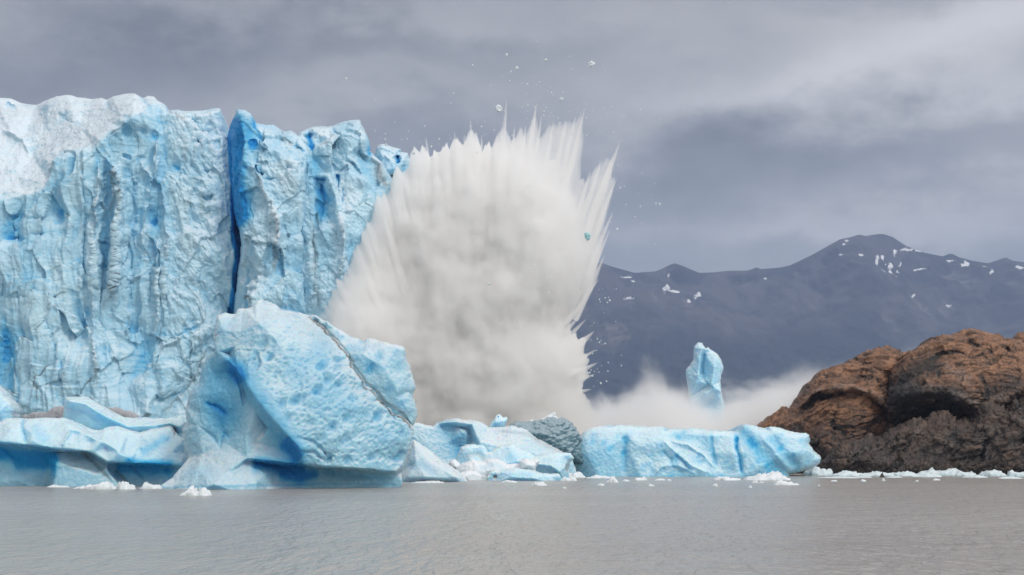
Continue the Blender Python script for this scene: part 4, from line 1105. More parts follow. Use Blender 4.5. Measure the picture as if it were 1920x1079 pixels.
tag(relief('iceberg', J_out, 258, ctrl=J_ctrl, cons=J_cons, res=1.2, T=2.4, R=13, back=12, strokes=J_st, blobs=[(1140, 850, 25, 30, 0, 0.1), (1200, 855, 22, 22, 0, 0, 0, 0.15)], disp=berg_disp(0.4, 0.08, 18, 0.8, 1.0), smooth=22, bot=893, warp=2, mat=M_SMOOTH, seed=40),
    'long rounded pale blue iceberg with a raised jutting end beside the rocks', 'iceberg')

# tall spire standing in the mist
tag(relief('ice_spire', [(1288, 885, 1), (1292, 760, 1), (1292, 746), (1290, 725), (1286, 700), (1286, 694), (1290, 689), (1294, 687), (1296, 680), (1299, 675), (1300, 662), (1300, 650), (1304, 645), (1308, 642), (1317, 643), (1321, 648), (1324, 652), (1328, 651), (1334, 656), (1340, 659), (1346, 664), (1350, 671), (1354, 679), (1357, 688), (1356, 696), (1353, 704), (1351, 716), (1354, 740), (1358, 760), (1362, 885)], 352,
           ctrl=[(1308, 670, 2), (1312, 700, 1.5), (1305, 720, 3), (1340, 690, 2.5), (1340, 730, 4)], cons=[[(1316, 655, 2), (1312, 680, 2.5), (1310, 705, 3)], [(1320, 660, -0.5), (1317, 690, -0.5), (1318, 710, 0), (1330, 722, 1)], [(1316, 716, 3), (1335, 722, 4), (1350, 735, 4)]], res=0.9, T=1.6, R=6, back=6,
           strokes=[dict(p=[(1320, 660), (1316, 685), (1317, 705)], w=4, k='g', a=-0.5, b=0.35, d=0.1), dict(p=[(1300, 705), (1310, 703)], w=3, a=0.6)], disp=berg_disp(0.6, 0, 19, 0.8, 1.2), mat=M_SMOOTH, seed=41, warp=1),
    'tall spire of pale ice standing out of the mist in front of the mountains', 'ice spire')

# ------------------------------------------------------------------ rocks
M_ROCK1 = rock_material('brown_rock', (0.30, 0.150, 0.080), (0.038, 0.032, 0.031), 5, 20, strata=(0.35, 0.3, 1.1))
M_ROCK2 = rock_material('shore_rock', (0.125, 0.080, 0.058), (0.045, 0.040, 0.038), 3, 12, strata=(0.7, 0.3, 1.0))


def rock_disp(seed, centre, amp=1.0, brown=lambda px, py: 0.5, pitch=1.1, lay=1.0, blocky=1.0):
    """layers bend round 'centre' (photo px) like the dome they peel from; sparse joints, weathered skin"""
    def f(V, px, py, dist, cols, N):
        big = fbm(V / 9, 3, seed)
        wq = fbm(V / 8, 3, seed + 1)
        cx, _, cz = world_at(centre[0], centre[1], 288)
        s_ = (np.hypot(V[:, 0] - cx, (V[:, 2] - cz) * 1.15) + 1.8 * wq + 0.12 * V[:, 1]) / pitch
        saw = (s_ - np.floor(s_))
        hs = _hash(np.floor(s_).astype(np.int64), np.zeros(len(s_), np.int64), np.zeros(len(s_), np.int64), seed) % 1000 / 1000.0
        where = sm(perlin(V / 4.5, seed + 8) + 0.25 * perlin(V / 1.2, seed + 9), -0.35, 0.35)
        led = ((hs - 0.5) * 0.5 + sm(saw, 0, 0.2) * (1 - saw) * 0.40) * where * lay
        sk = np.stack([V[:, 0] + 0.5 * V[:, 2], V[:, 1], V[:, 2] - 0.35 * V[:, 0]], 1) + 0.5 * perlin(V / 1.5, seed + 31)[:, None]
        fa, e1 = facets(sk, 2.6, seed + 2, (1.9, 1, 0.6))
        fb, e2 = facets(sk, 0.9, seed + 3, (1.6, 1, 0.6))
        rg = ridged(V / 2.2, 4, seed + 6, 0.6)
        f3 = fbm(V / 0.8, 4, seed + 4)
        crack = np.maximum(sm(0.06 - e1, 0.0, 0.06), 0.6 * sm(0.08 - e2, 0, 0.08)) * sm(perlin(V / 5, seed + 11), -0.35, 0.2)
        seam = (1 - sm(saw, 0.0, 0.16)) * where * (hs > 0.45)
        cols[:, 0] += brown(px, py) + 0.2 * fa * blocky
        cols[:, 1] += 0.75 * crack + 0.6 * seam * lay + 0.35 * sm(fbm(V / 3, 4, seed + 41), 0.15, 0.6)
        return amp * (big * 0.7 + led + blocky * (fa * 0.26 + fb * 0.26) + f3 * 0.14 + (rg - 0.6) * 0.5 * blocky - crack * 0.3)
    return f


R1_out = [(1415, 915), (1420, 810), (1427, 800), (1444, 784), (1458, 776), (1470, 768), (1477, 765), (1482, 768), (1490, 761), (1498, 754), (1504, 739), (1515, 724), (1528, 710), (1540, 700), (1554, 692), (1572, 682), (1590, 674), (1603, 670), (1614, 664), (1627, 657), (1640, 653), (1652, 651), (1661, 650), (1676, 655), (1687, 660), (1697, 666), (1730, 700, -2), (1760, 760), (1780, 915)]
R1_ctrl = [(1540, 760, 6), (1600, 720, 4), (1650, 700, 2), (1690, 720, -1), (1700, 760, -2), (1600, 800, 10), (1660, 780, 5), (1520, 800, 6), (1560, 850, 12), (1640, 850, 8), (1700, 860, 4), (1480, 800, 3)]
ledge = [(1500, 760, 4), (1530, 735, 7), (1560, 728, 8.5), (1600, 726, 9), (1635, 738, 9), (1665, 765, 9)]
ledgei = [(x + 1, y + 9, dd - 2.6) for x, y, dd in ledge]
R1_st = [dict(p=[(1505, 768), (1532, 745), (1562, 738), (1585, 742)], w=5, k='g', a=-1.2, d=0.9), dict(p=ledge, w=3.5, k='g', a=0.6, w_=0.5), dict(p=[(1600, 700), (1640, 715), (1665, 735)], w=2.5, a=-0.7, d=0.6), dict(p=[(1590, 670), (1620, 680), (1660, 700)], w=2.5, a=-0.6, d=0.4),
         dict(p=[(1570, 770), (1560, 800), (1590, 820)], w=5, a=-0.8, d=0.6), dict(p=[(1525, 830), (1530, 850), (1560, 870)], w=14, k='g', a=-1, d=0.8), dict(p=[(1640, 745), (1665, 775), (1680, 800)], w=6, k='g', a=-1, d=0.6)]
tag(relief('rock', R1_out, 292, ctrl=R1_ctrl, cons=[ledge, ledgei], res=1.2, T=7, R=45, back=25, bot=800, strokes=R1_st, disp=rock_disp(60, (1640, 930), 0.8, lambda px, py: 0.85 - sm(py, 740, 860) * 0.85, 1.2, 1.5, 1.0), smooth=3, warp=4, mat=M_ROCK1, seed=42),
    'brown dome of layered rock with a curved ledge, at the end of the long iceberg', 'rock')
R2_out = [(1655, 915), (1662, 790), (1661, 748), (1664, 725), (1670, 701), (1682, 680), (1700, 662), (1720, 652), (1738, 644), (1743, 638), (1750, 633), (1768, 627), (1789, 628), (1800, 626), (1812, 626), (1816, 622), (1824, 620), (1840, 623), (1863, 628), (1885, 632), (1904, 637), (1922, 645), (1990, 652), (2060, 664), (2120, 690), (2190, 740), (2250, 800), (2300, 860), (2320, 915)]
over = [(1662, 765, 3), (1690, 745, 9), (1730, 735, 12), (1775, 735, 13), (1800, 745, 13), (1830, 765, 12), (1850, 775, 12)]
overi = [(1680, 795, 0), (1720, 792, 2), (1760, 788, 3), (1800, 790, 4), (1850, 792, 5)]
R2_ctrl = [(1740, 690, 7), (1700, 700, 5), (1800, 680, 8), (1860, 680, 7), (1780, 710, 11), (1860, 730, 11), (1920, 700, 9), (1920, 790, 4), (1900, 860, 2), (1750, 860, 0), (1820, 830, 2), (1960, 700, 8), (1850, 640, 1), (1900, 740, 12)]
R2_st = [dict(p=[(1685, 745), (1700, 770), (1740, 775), (1780, 770)], w=24, k='g', a=0, d=1.0, taper=False), dict(p=[(1690, 730), (1700, 705), (1720, 692), (1745, 682), (1765, 702)], w=17, k='g', a=-0.6, d=0.9), dict(p=[(1700, 740), (1760, 735), (1800, 750)], w=16, k='g', a=0, d=0.6), dict(p=[(1745, 672), (1775, 658), (1795, 660), (1815, 672)], w=3.5, a=-1.2, d=0.8), dict(p=[(1815, 672), (1840, 666), (1860, 680)], w=3, a=-0.9, d=0.7),  # broad dark strokes paint the hollow's shade into the rock colour
         dict(p=[(1810, 636), (1840, 655), (1865, 662)], w=3, a=-1.2, d=0.8), dict(p=[(1672, 700), (1664, 730), (1663, 760)], w=6, k='g', a=0, d=0.8), dict(p=[(1770, 690), (1800, 700), (1820, 720)], w=9, k='g', a=0, w_=0.6), dict(p=[(1780, 735), (1810, 745), (1835, 760)], w=4, k='g', a=0, w_=0.6),  # the left edge gets painted shade below its overhang too
         dict(p=[(1840, 700), (1850, 730), (1840, 760)], w=6, a=-1, d=0.7), dict(p=[(1870, 650), (1890, 655), (1915, 662)], w=3, a=-0.9, d=0.7), dict(p=[(1690, 725), (1730, 722), (1770, 728)], w=4, k='g', a=0.2, w_=0.4), dict(p=[(1740, 636), (1770, 640), (1790, 636)], w=3, a=-0.7, d=0.5), dict(p=[(1880, 700), (1920, 720)], w=8, k='g', a=0, d=0.5)]
R2_bl = [(1818, 722, 16, 12, 0.6, 0.6), (1900, 690, 25, 12, 0, 0.4), (1870, 745, 18, 8, 0.8, -0.3, 0, 0.5)]
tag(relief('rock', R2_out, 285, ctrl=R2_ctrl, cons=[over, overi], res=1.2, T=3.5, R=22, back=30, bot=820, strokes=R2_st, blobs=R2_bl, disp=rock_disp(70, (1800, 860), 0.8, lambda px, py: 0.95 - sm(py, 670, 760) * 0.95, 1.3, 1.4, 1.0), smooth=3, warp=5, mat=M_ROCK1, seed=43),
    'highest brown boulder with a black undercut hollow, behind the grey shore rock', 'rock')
R3_out = [(1515, 915), (1528, 880), (1545, 862), (1560, 848), (1575, 832), (1600, 826), (1625, 824), (1650, 820), (1665, 806), (1690, 797), (1712, 790), (1735, 789), (1750, 780), (1768, 774), (1790, 779), (1806, 789), (1822, 786), (1832, 770), (1845, 757), (1860, 748), (1875, 757), (1890, 768), (1905, 750), (1925, 735), (1990, 740), (2060, 775), (2120, 790), (2200, 820), (2290, 870), (2330, 915)]
R3_st = [dict(p=[(1580, 850), (1640, 846), (1700, 826), (1740, 802)], w=3, a=0.5, w_=0.35), dict(p=[(1680, 870), (1700, 840), (1712, 818)], w=4, a=-0.9, d=0.6), dict(p=[(1760, 860), (1775, 830), (1800, 800)], w=5, a=-1.0, d=0.6), dict(p=[(1830, 870), (1850, 830), (1880, 800)], w=6, a=-1.2, d=0.7), dict(p=[(1600, 860), (1620, 840), (1650, 835)], w=4, a=-0.8, d=0.5),
         dict(p=[(1700, 812), (1760, 822), (1800, 850)], w=3, a=0.7, w_=0.3), dict(p=[(1890, 780), (1920, 800)], w=4, a=0.7, w_=0.3), dict(p=[(1860, 745), (1885, 762)], w=5, k='g', a=0.6, w_=0.7)]
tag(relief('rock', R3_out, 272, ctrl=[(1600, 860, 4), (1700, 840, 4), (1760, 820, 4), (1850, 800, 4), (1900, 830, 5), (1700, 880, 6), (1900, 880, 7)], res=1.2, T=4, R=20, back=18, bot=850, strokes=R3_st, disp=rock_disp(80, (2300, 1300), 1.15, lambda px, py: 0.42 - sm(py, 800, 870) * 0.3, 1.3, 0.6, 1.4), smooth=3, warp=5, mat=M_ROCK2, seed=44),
    'dark grey jagged shore rock just above the brash ice', 'rock')
tag(relief('rock', [(1898, 660), (1903, 638), (1908, 632), (1914, 628), (1922, 625), (1940, 622), (1970, 635), (1980, 670)], 300, ctrl=[(1930, 645, 2)], res=1.2, T=2, R=8, back=6, disp=rock_disp(90, (1940, 800), 0.6, lambda px, py: 0.7), mat=M_ROCK1, seed=45),
    'small brown rock at the frame edge, on top of the highest boulder', 'rock')


# ------------------------------------------------------------------ floes and brash ice
def lump(name, px, py_water, wpx, hpx, label, cat, group=None, seed=1, mat=None, Y=None, peaks=None, depth=0.7, flat=False):
    """a floating piece: waterline at py_water, wpx wide, hpx high in the photo"""
    Yw = CAMZ * F / (py_water - HOR) if Y is None else Y
    s_ = Yw / F
    W_, H_ = wpx * s_, hpx * s_
    n_u, n_v = 40, 14
    rng = random.Random(seed)
    if peaks is None:
        peaks = [(rng.uniform(-0.75, 0.75), rng.uniform(0.35, 1.0), rng.uniform(0.16, 0.5)) for _ in range(6)]
    verts, faces = [], []
    top = max(sum(h * math.exp(-((x0 - x) / sg) ** 2) for x0, h, sg in peaks) for x in np.linspace(-1, 1, 41))
    for j in range(n_v + 1):
        r = j / n_v
        for i in range(n_u):
            a = 2 * math.pi * i / n_u
            wob = 1 + 0.16 * math.sin(3 * a + seed) + 0.1 * math.sin(7 * a + seed * 2.1) + 0.06 * math.sin(13 * a + seed)
            x, y = r * math.cos(a) * wob, r * math.sin(a) * wob
            prof = max(0.0, 1 - r ** 5) ** 0.7
            hgt = (0.35 + 0.65 * sum(h * math.exp(-((x - x0) / sg) ** 2) for x0, h, sg in peaks) / top) * prof
            verts.append((x * W_ / 2 / 1.08, y * W_ / 2 * depth, hgt * H_ - 0.1 * (1 - prof)))
        if j:
            for i in range(n_u):
                b0, b1 = (j - 1) * n_u, j * n_u
                faces.append((b0 + i, b1 + i, b1 + (i + 1) % n_u, b0 + (i + 1) % n_u))
    nb = len(verts)
    for i in range(n_u):
        x, y, z = verts[n_v * n_u + i]
        verts.append((x * 0.7, y * 0.7, -H_ * 0.8 - 0.15))
    b0 = n_v * n_u
    for i in range(n_u):
        faces.append((b0 + i, nb + i, nb + (i + 1) % n_u, b0 + (i + 1) % n_u))
    faces.append(tuple(nb + i for i in range(n_u))[::-1])
    V = np.array(verts)
    ox, oy, _ = world_at(px, py_water, Yw)
    Q = V + np.array([ox, oy + W_ / 2 * depth, 0])
    k = max(0.12, H_)
    fa, _ = facets(Q, 0.8 * k, seed)
    amt = 0.25 * k * fbm(Q / (1.1 * k), 3, seed) + 0.10 * k * fbm(Q / (0.35 * k), 3, seed + 3) + 0.45 * fa
    V[:, 2] += amt * (V[:, 2] > 0.02 * k)
    V[:, 0] += 0.3 * amt
    o = link_mesh(name, V, faces, mat or M_FLOE, None, np.zeros((len(V), 3)), loc=(ox, oy + W_ / 2 * depth, 0))
    return tag(o, label, cat, group)


FL = [  # px, waterline, width, height, label
    (107, 914, 46, 3.5, 'thin flat white floe at the foot of the low notched iceberg'),
    (365, 930, 62, 14, 'white floe with one peak, closest to the camera'),
    (160, 917, 50, 7, 'slanting white end piece of the floes before the low notched iceberg'),
    (185, 918, 60, 13, 'tallest white floe lying before the low notched iceberg'),
    (232, 918, 40, 15, 'knobbly white floe with a square knob before the low notched iceberg'),
    (278, 917, 44, 13, 'pale blue floe touching the foot of the largest iceberg'),
    (800, 906, 70, 3, 'flat sheet of slush at the foot of the triangular iceberg'),
    (845, 902, 44, 5, 'thin white floe just past the triangular iceberg'),
    (958, 905, 32, 3.5, 'flat oval white floe in front of the long low iceberg'),
    (1011, 911, 30, 6, 'white floe shaped like a crown, in open water at the centre'),
    (1058, 916, 9, 3, 'tiny white speck of ice nearest in the open water at the centre'),
    (1076, 896, 48, 9, 'rounded white floe at the near corner of the long iceberg'),
    (1066, 902, 34, 7, 'lumpy white floe beside the rounded one at the long iceberg'),
    (1125, 897, 52, 5, 'long thin white floe against the long iceberg'),
    (1150, 905, 24, 10, 'stubby upright floe in front of the long iceberg'),
    (1127, 911, 16, 4, 'small faint floe below the stubby upright one'),
    (1174, 903, 16, 3, 'flat sliver of ice next to the stubby upright floe'),
    (1201, 901, 28, 6, 'sloping white floe under the dome of the long iceberg'),
    (1221, 912, 13, 4, 'small three pointed floe in the open water'),
    (1238, 901, 22, 3, 'thin sliver of ice beside the sloping floe'),
    (1255, 902, 9, 3, 'tiny round lump beside the thin sliver'),
    (1342, 912, 12, 4, 'small dome of ice alone below the long iceberg'),
    (1366, 901, 54, 6, 'white flat floe next to the biggest floe'),
    (1443, 901, 96, 14, 'biggest white floe, in front of the jutting end of the long iceberg'),
    (1476, 910, 52, 8, 'pale floe just in front of the biggest floe'),
    (1416, 906, 12, 4, 'little round floe below the biggest floe'),
    (1428, 906, 10, 4, 'second little floe below the biggest floe, next to the pale floe'),
    (1407, 915, 9, 4, 'little floe farthest out below the biggest floe'),
    (1536, 912, 6, 2.5, 'tiny crumb of ice in open water past the pale floe'),
    (1620, 903, 12, 3, 'small double crumb of ice in the water before the rubble'),
    (1657, 902, 8, 4.5, 'small pointed crumb below the dark lump in the rubble'),
    (1757, 901, 15, 3, 'flat crumb of ice below the highest heap of rubble'),
    (1720, 903, 8, 2, 'faint crumb of ice between the pointed and the flat crumbs'),
    (1565, 903, 14, 2, 'faint sliver of ice nearest the jutting iceberg end'),
]
for k, (px, pw, wd, hp, lb) in enumerate(FL):
    lump('ice_floe', px, pw, wd, hp, lb, 'ice floe', 'floes drifting before the icebergs', seed=k + 3)
RB = [  # the rubble belt at the foot of the rocks
    (1540, 892, 60, 26, 'steep pale block of rubble against the jutting iceberg end'), (1563, 888, 28, 23, 'square topped block in the rubble belt'), (1590, 893, 60, 16, 'low sloping piece at the start of the rubble belt'),
    (1612, 889, 56, 20, 'blue white ridge in the rubble belt'), (1648, 893, 70, 13, 'long flat piece of rubble beside the dark lump'), (1660, 888, 26, 22, 'pointed tooth of ice in the rubble belt'),
    (1622, 896, 40, 4, 'thin white slab floating below the rubble ridge'), (1700, 893, 60, 14, 'rounded rubble piece just past the dark lump'), (1678, 896, 34, 4, 'thin white slab touching the dark lump'), (1720, 888, 50, 15, 'greyish rubble piece behind the rounded one'),
    (1771, 892, 100, 28, 'highest heap of ice in the rubble belt'), (1745, 895, 60, 12, 'low lumpy foot of the highest rubble heap'), (1812, 893, 60, 15, 'small white peak beyond the highest rubble heap'), (1836, 896, 50, 8, 'flat piece with cracks in the rubble belt'),
    (1868, 893, 56, 16, 'bumpy piece near the frame edge in the rubble belt'), (1905, 894, 30, 20, 'pointed last tooth of the rubble belt'), (1900, 898, 50, 6, 'low last slab of the rubble belt'), (1950, 894, 80, 16, 'rubble piece cut by the frame edge'), (1585, 897, 90, 4, 'long slush sheet before the rubble belt'),
]
for k, (px, pw, wd, hp, lb) in enumerate(RB):
    lump('rubble_ice', px, pw, wd, hp * 0.55, lb, 'rubble ice', 'rubble ice at the foot of the rocks', seed=k + 50, mat=M_RUBBLE)
lump('dark_lump', 1655, 895, 11, 7, 'small dark dirty lump floating at the edge of the rubble belt', 'dirty lump', seed=90, mat=M_ROCK2)

# ------------------------------------------------------------------ the splash
splash = empty('splash', world_at(880, 890, 300), 'huge white and grey burst of water thrown up where ice fell beside the glacier', 'splash')
SP = [(560, 930), (548, 800), (556, 720), (574, 650), (596, 596), (622, 548), (652, 498), (672, 450), (694, 410), (708, 374), (730, 350), (744, 322), (760, 318), (770, 292), (793, 270), (812, 300), (832, 284), (852, 254), (868, 268), (884, 238), (904, 274), (926, 264),
      (950, 232), (958, 266), (984, 246), (1004, 218), (1014, 254), (1040, 236), (1062, 232), (1080, 222), (1094, 210), (1095, 260), (1092, 300), (1090, 335), (1098, 334), (1112, 318), (1130, 300), (1150, 288), (1146, 325), (1152, 345), (1148, 370), (1140, 400), (1132, 440), (1128, 470),
      (1120, 508), (1110, 530), (1098, 550), (1088, 566), (1076, 584), (1068, 600), (1070, 620), (1088, 634), (1100, 636), (1096, 658), (1106, 676), (1100, 690), (1106, 704), (1094, 718), (1092, 734), (1106, 752), (1118, 775), (1130, 800), (1140, 840), (1142, 930)]


def sp_jit(px, py):
    cx, cy = 890.0, 1040.0
    rx, ry = px - cx, py - cy
    r = np.hypot(rx, ry) + 1e-6
    th = np.arctan2(rx, -ry)
    P = np.stack([th * 44, r / 200, r * 0], 1)
    n = fbm(P, 4, 5, 0.6)
    k = sm(r, 250, 700)
    q = 20 * k * n * (0.6 + 0.4 * sm(px, 700, 820))
    return rx / r * q, ry / r * q


def sp_disp(V, px, py, dist, cols, N):
    rel = V - IMPACT
    r = np.linalg.norm(rel, axis=1) + 1e-6
    dn = rel / r[:, None]
    st = fbm(dn * 14 + rel * 0.03, 4, 8, 0.6)
    bl = fbm(V / 11, 3, 12)
    e = 0.15 + 0.85 * sm(dist, 3, 40)
    bl2 = fbm(V / 4.0, 3, 14)
    return np.stack([0 * e, -e * (0.5 * st + 1.7 * bl + 0.8 * bl2), 0 * e], 1)      # in depth only, so the closed hull never folds


sp_ctrl = [(880, 800, 5), (880, 600, 5), (1000, 500, 3), (780, 450, 2), (1040, 400, 0), (1000, 700, 4), (760, 650, 4)]
cr_out = [(640, 930), (642, 720), (660, 640), (684, 560), (712, 490), (746, 424), (785, 380), (825, 345), (870, 328), (910, 322), (950, 318), (990, 308), (1025, 300), (1048, 300), (1052, 330), (1052, 370), (1070, 395), (1085, 410), (1080, 450), (1068, 500), (1050, 545), (1034, 590),
          (1034, 630), (1048, 665), (1050, 710), (1052, 760), (1066, 810), (1075, 930)]
sp_lean = lambda px, py: 15 * (1 - sm(px, 600, 790))
relief('water_burst', cr_out, 299, lean=sp_lean, ctrl=[(x, y, dd - 4) for x, y, dd in sp_ctrl], res=2.2, T=9, R=150, back=10, disp=sp_disp, bot=900, mat=spray_core_material(), parent=splash, seed=50, smooth=4)
relief('spray_cloud', SP, 298, lean=sp_lean, ctrl=[(x, y, dd + 1.5) for x, y, dd in sp_ctrl], res=2.2, T=15, R=130, back=1.0, disp=sp_disp, jit=sp_jit, bot=900, mat=spray_material(0.62), parent=splash, seed=50, mirror=True, smooth=4)


# thin jets that shoot out of the crown and the flank
M_JET = spray_material(1.5, True)
JETS = [(950, 186, 12, 110), (1006, 192, 15, 100), (1016, 214, 10, 80), (882, 222, 10, 70), (798, 255, 11, 70), (792, 268, 8, 50), (852, 245, 10, 60), (870, 250, 8, 50), (903, 252, 9, 50), (1097, 200, 16, 130), (1164, 262, 22, 150), (1150, 290, 16, 110), (1157, 332, 16, 110), (965, 236, 12, 70), (943, 226, 9, 80),
        (1038, 226, 11, 60), (1062, 226, 13, 70), (1080, 216, 12, 80), (986, 234, 12, 60), (1116, 620, 24, 80), (1106, 634, 20, 70), (1122, 680, 20, 70), (1116, 702, 18, 60), (1100, 598, 14, 60), (1092, 566, 16, 60), (826, 284, 9, 50), (770, 290, 10, 60), (742, 312, 10, 60), (1140, 372, 16, 90), (1128, 300, 14, 80), (1108, 318, 12, 70), (1120, 655, 14, 60), (1110, 730, 16, 50), (1144, 430, 15, 90), (1134, 478, 15, 90), (1124, 522, 16, 80), (1104, 556, 14, 70), (1150, 396, 13, 90), (1090, 588, 12, 50)]
jr = random.Random(3)
for jx, jy, jw, jl in JETS:
    side = jx > 1085 and jy > 500
    fx, fy = (940, 760) if side else (900, 1000)
    Yj = 295 + jr.uniform(-7, 5)
    dxp, dyp = fx - jx, fy - jy
    L = math.hypot(dxp, dyp)
    dxp, dyp = dxp / L, dyp / L
    Vj, Fj = [], []
    nr, ns = 14, 12
    for a in range(nr + 1):
        q = a / nr
        wob = 0.5 * jw * q * (0.35 * math.sin(5 * q + jx) + 0.2 * math.sin(11 * q + jy)) * 0.6
        cxj, cyj = jx + dxp * jl * 1.5 * q - dyp * wob, jy + dyp * jl * 1.5 * q + dxp * wob
        rr = jw * 0.62 * (q ** 0.8) * (1 - 0.35 * q * q) + 0.4
        for b in range(ns):
            an = 2 * math.pi * b / ns
            k_ = rr * (1 + 0.2 * math.sin(3 * an + jx + 4 * q))
            Yp = Yj + math.sin(an) * k_ * Yj / F
            Vj.append(world_at(cxj - dyp * math.cos(an) * k_, cyj + dxp * math.cos(an) * k_, Yp))
    for a in range(nr):
        for b in range(ns):
            Fj.append((a * ns + b, a * ns + (b + 1) % ns, (a + 1) * ns + (b + 1) % ns, (a + 1) * ns + b))
    Fj.append(tuple(range(ns))[::-1])
    Fj.append(tuple(nr * ns + b for b in range(ns)))
    vm = np.array(Vj)
    jo = link_mesh('water_jet', vm, Fj, M_JET, splash)
    # outward faces, whichever way the jet leans
    import bmesh
    bmj = bmesh.new()
    bmj.from_mesh(jo.data)
    bmesh.ops.recalc_face_normals(bmj, faces=bmj.faces)
    bmj.to_mesh(jo.data)
    bmj.free()


# low mist drifting away behind the icebergs
def mist_box(name, px0, px1, Y0, Y1, ztop, mat):
    Ym = 0.5 * (Y0 + Y1)
    xa, xb = (px0 - 960) / F * Ym, (px1 - 960) / F * Ym
    n_u, n_v = 24, 8
    V = []
    for yy in (Y0, Y1):
        for j in range(n_v + 1):
            for i in range(n_u + 1):
                u = i / n_u
                top = ztop * (0.75 + 0.25 * math.sin(u * 9) * math.sin(u * 23 + 1)) * min(1, 5 * u + 0.4, 5 * (1 - u) + 0.4)
                bulge = 6 * math.sin(math.pi * u) * (1 if yy == Y1 else -1)
                V.append((xa + (xb - xa) * u, yy + bulge, 0.3 + top * j / n_v))
    st = (n_u + 1) * (n_v + 1)
    Fs = []
    for j in range(n_v):
        for i in range(n_u):
            a = j * (n_u + 1) + i
            Fs.append((a, a + 1, a + n_u + 2, a + n_u + 1))
            Fs.append((st + a, st + a + n_u + 1, st + a + n_u + 2, st + a + 1))
    for i in range(n_u):
        a, b = i, n_v * (n_u + 1) + i
        Fs.append((a, st + a, st + a + 1, a + 1))
        Fs.append((b, b + 1, st + b + 1, st + b))
    for j in range(n_v):
        a, b = j * (n_u + 1), j * (n_u + 1) + n_u
        Fs.append((a, a + n_u + 1, st + a + n_u + 1, st + a))
        Fs.append((b, st + b, st + b + n_u + 1, b + n_u + 1))
    return link_mesh(name, V, Fs, mat, smooth=False)


tag(mist_box('mist', 1010, 2100, 318, 372, 62, mist_material(16, 0.22)), None, None, kind='stuff')

# ------------------------------------------------------------------ flying fragments
def frag_mesh(name, seed, sub=2, mat=None):
    import bmesh
    bm = bmesh.new()
    bmesh.ops.create_icosphere(bm, subdivisions=sub, radius=1.0)
    P = np.array([v.co[:] for v in bm.verts])
    fa, _ = facets(P + seed * 7.1, 0.9, seed)
    a = 1 + 0.5 * fa + 0.18 * fbm(P * 1.5 + seed, 2, seed)
    for v, k in zip(bm.verts, a):
        v.co *= k
        v.co.z *= 0.8
    me = bpy.data.meshes.new(name)
    bm.to_mesh(me)
    bm.free()
    me.materials.append(mat or M_FLOE)
    return me


rng = random.Random(7)
fm = [frag_mesh('ice_fragment', s) for s in range(5)]
fbig = [frag_mesh('flying_ice', s + 11, 3) for s in range(4)]
M_CYAN = ice_material('cyan_ice', pale=(0.45, 0.75, 0.78), mid=(0.35, 0.68, 0.74), snowy=0.6)
fcy = frag_mesh('flying_ice', 23, 3, M_CYAN)
BIG = [(935, 204, 6.0, 'round white chunk of ice flying above the middle of the splash, the largest one', 0), (1109, 121, 6.0, 'white chunk of ice flying highest above the far edge of the splash', 1), (1053, 186, 4.0, 'white chunk flying between the two tallest water spikes and the highest chunk', 2),
       (969, 128, 3.6, 'small tilted oval chunk flying high above the splash', 3), (1023, 113, 2.8, 'small flat chunk flying beside three specks near the highest point', 0), (950, 103, 2.2, 'small pointed chunk flying just above the tilted oval one', 1), (649, 148, 2.4, 'lone oval chunk flying above the glacier towers', 2),
       (776, 288, 2.6, 'small white chunk flying right beside the end of the glacier', 3), (722, 262, 2.0, 'small chunk flying above the last glacier tower', 0), (1102, 443, 6.0, 'cyan chunk of ice in the outer spray of the splash', 'c'), (1157, 430, 2.2, 'small chunk flying off the outer edge of the splash against the clouds', 1), (917, 533, 2.2, 'small white chunk in front of the body of the splash', 2)]
for px, py, rp, lb, k in BIG:
    o = bpy.data.objects.new('flying_ice', fcy if k == 'c' else fbig[k])
    COL.objects.link(o)
    Yf = 270 + rng.uniform(-4, 4)
    o.location = world_at(px, py, Yf)
    o.scale = (rp * Yf / F * 1.1, rp * Yf / F, rp * Yf / F)
    o.rotation_euler = (rng.uniform(0, 6), rng.uniform(0, 6), rng.uniform(0, 6))
    tag(o, lb, 'flying ice', 'chunks of ice thrown up by the splash')


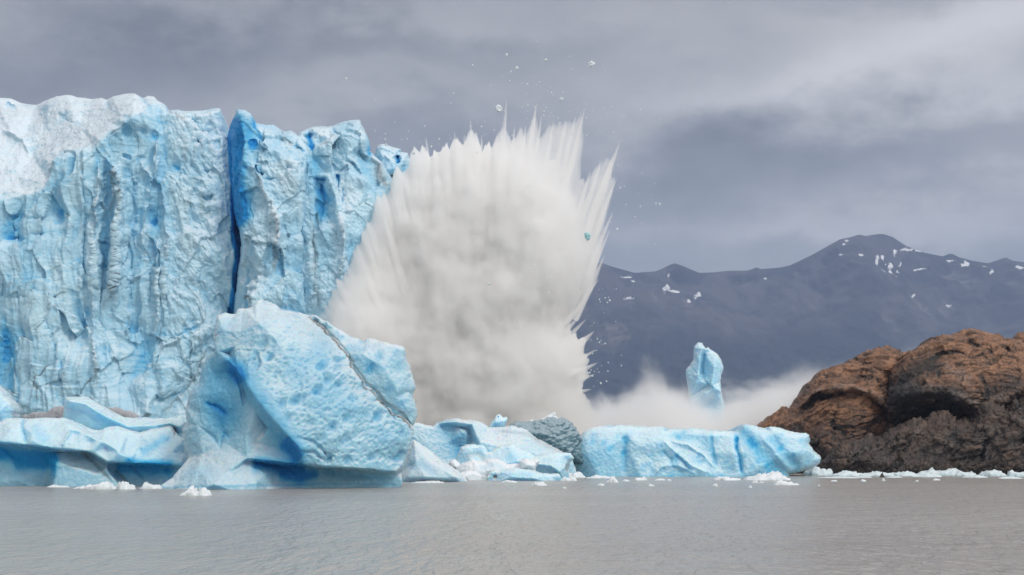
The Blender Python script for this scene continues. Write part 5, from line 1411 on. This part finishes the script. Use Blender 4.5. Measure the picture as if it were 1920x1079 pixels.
def specks(n, fn, label, group):
    for _ in range(n):
        px, py = fn()
        o = bpy.data.objects.new('ice_fragment', rng.choice(fm))
        COL.objects.link(o)
        Yf = rng.uniform(262, 276)
        s_ = abs(rng.gauss(0, 0.6)) + 0.55
        s_ = min(s_, 1.9) * Yf / F
        o.location = world_at(px, py, Yf)
        o.scale = (s_, s_, s_ * rng.uniform(0.8, 1.4))
        o.rotation_euler = (rng.uniform(0, 6), rng.uniform(0, 6), rng.uniform(0, 6))
        tag(o, label, 'ice fragment', group)


specks(110, lambda: (min(1170, max(740, rng.gauss(1010, 75))), 262 - abs(rng.gauss(0, 75))), 'tiny white speck of ice flying above the crown of the splash', 'specks above the splash')
specks(45, lambda: (rng.uniform(690, 900), 300 - abs(rng.gauss(0, 60))), 'tiny white speck of ice flying between the glacier towers and the splash', 'specks above the glacier end')
specks(35, lambda: (rng.uniform(1130, 1240), rng.uniform(200, 460)), 'tiny white speck of ice flying off the splash against the clouds', 'specks beside the splash')
specks(50, lambda: (1095 + abs(rng.gauss(0, 38)), rng.uniform(540, 730)), 'tiny white speck of ice flying in front of the dark mountain side', 'specks before the mountain')
specks(16, lambda: (rng.uniform(950, 1110), rng.uniform(340, 560)), 'tiny white speck of ice against the pale body of the splash', 'specks before the splash')

# ------------------------------------------------------------------ air
def haze():
    m, t = new_mat('haze_air')
    vol = t.n('ShaderNodeVolumePrincipled', {'Color': (0.52, 0.68, 1.0), 'Density': 0.00006})
    o = t.n('ShaderNodeOutputMaterial')
    t.t.links.new(vol.outputs[0], o.inputs['Volume'])
    x, y0, y1, z0, z1 = 9000, -400, 13500, -3000, 1900
    V = [(-x, y0, z0), (x, y0, z0), (x, y1, z0), (-x, y1, z0), (-x, y0, z1), (x, y0, z1), (x, y1, z1), (-x, y1, z1)]
    Fs = [(0, 3, 2, 1), (4, 5, 6, 7), (0, 1, 5, 4), (1, 2, 6, 5), (2, 3, 7, 6), (3, 0, 4, 7)]
    tag(link_mesh('haze', V, Fs, m, smooth=False), None, None, kind='stuff')


haze()
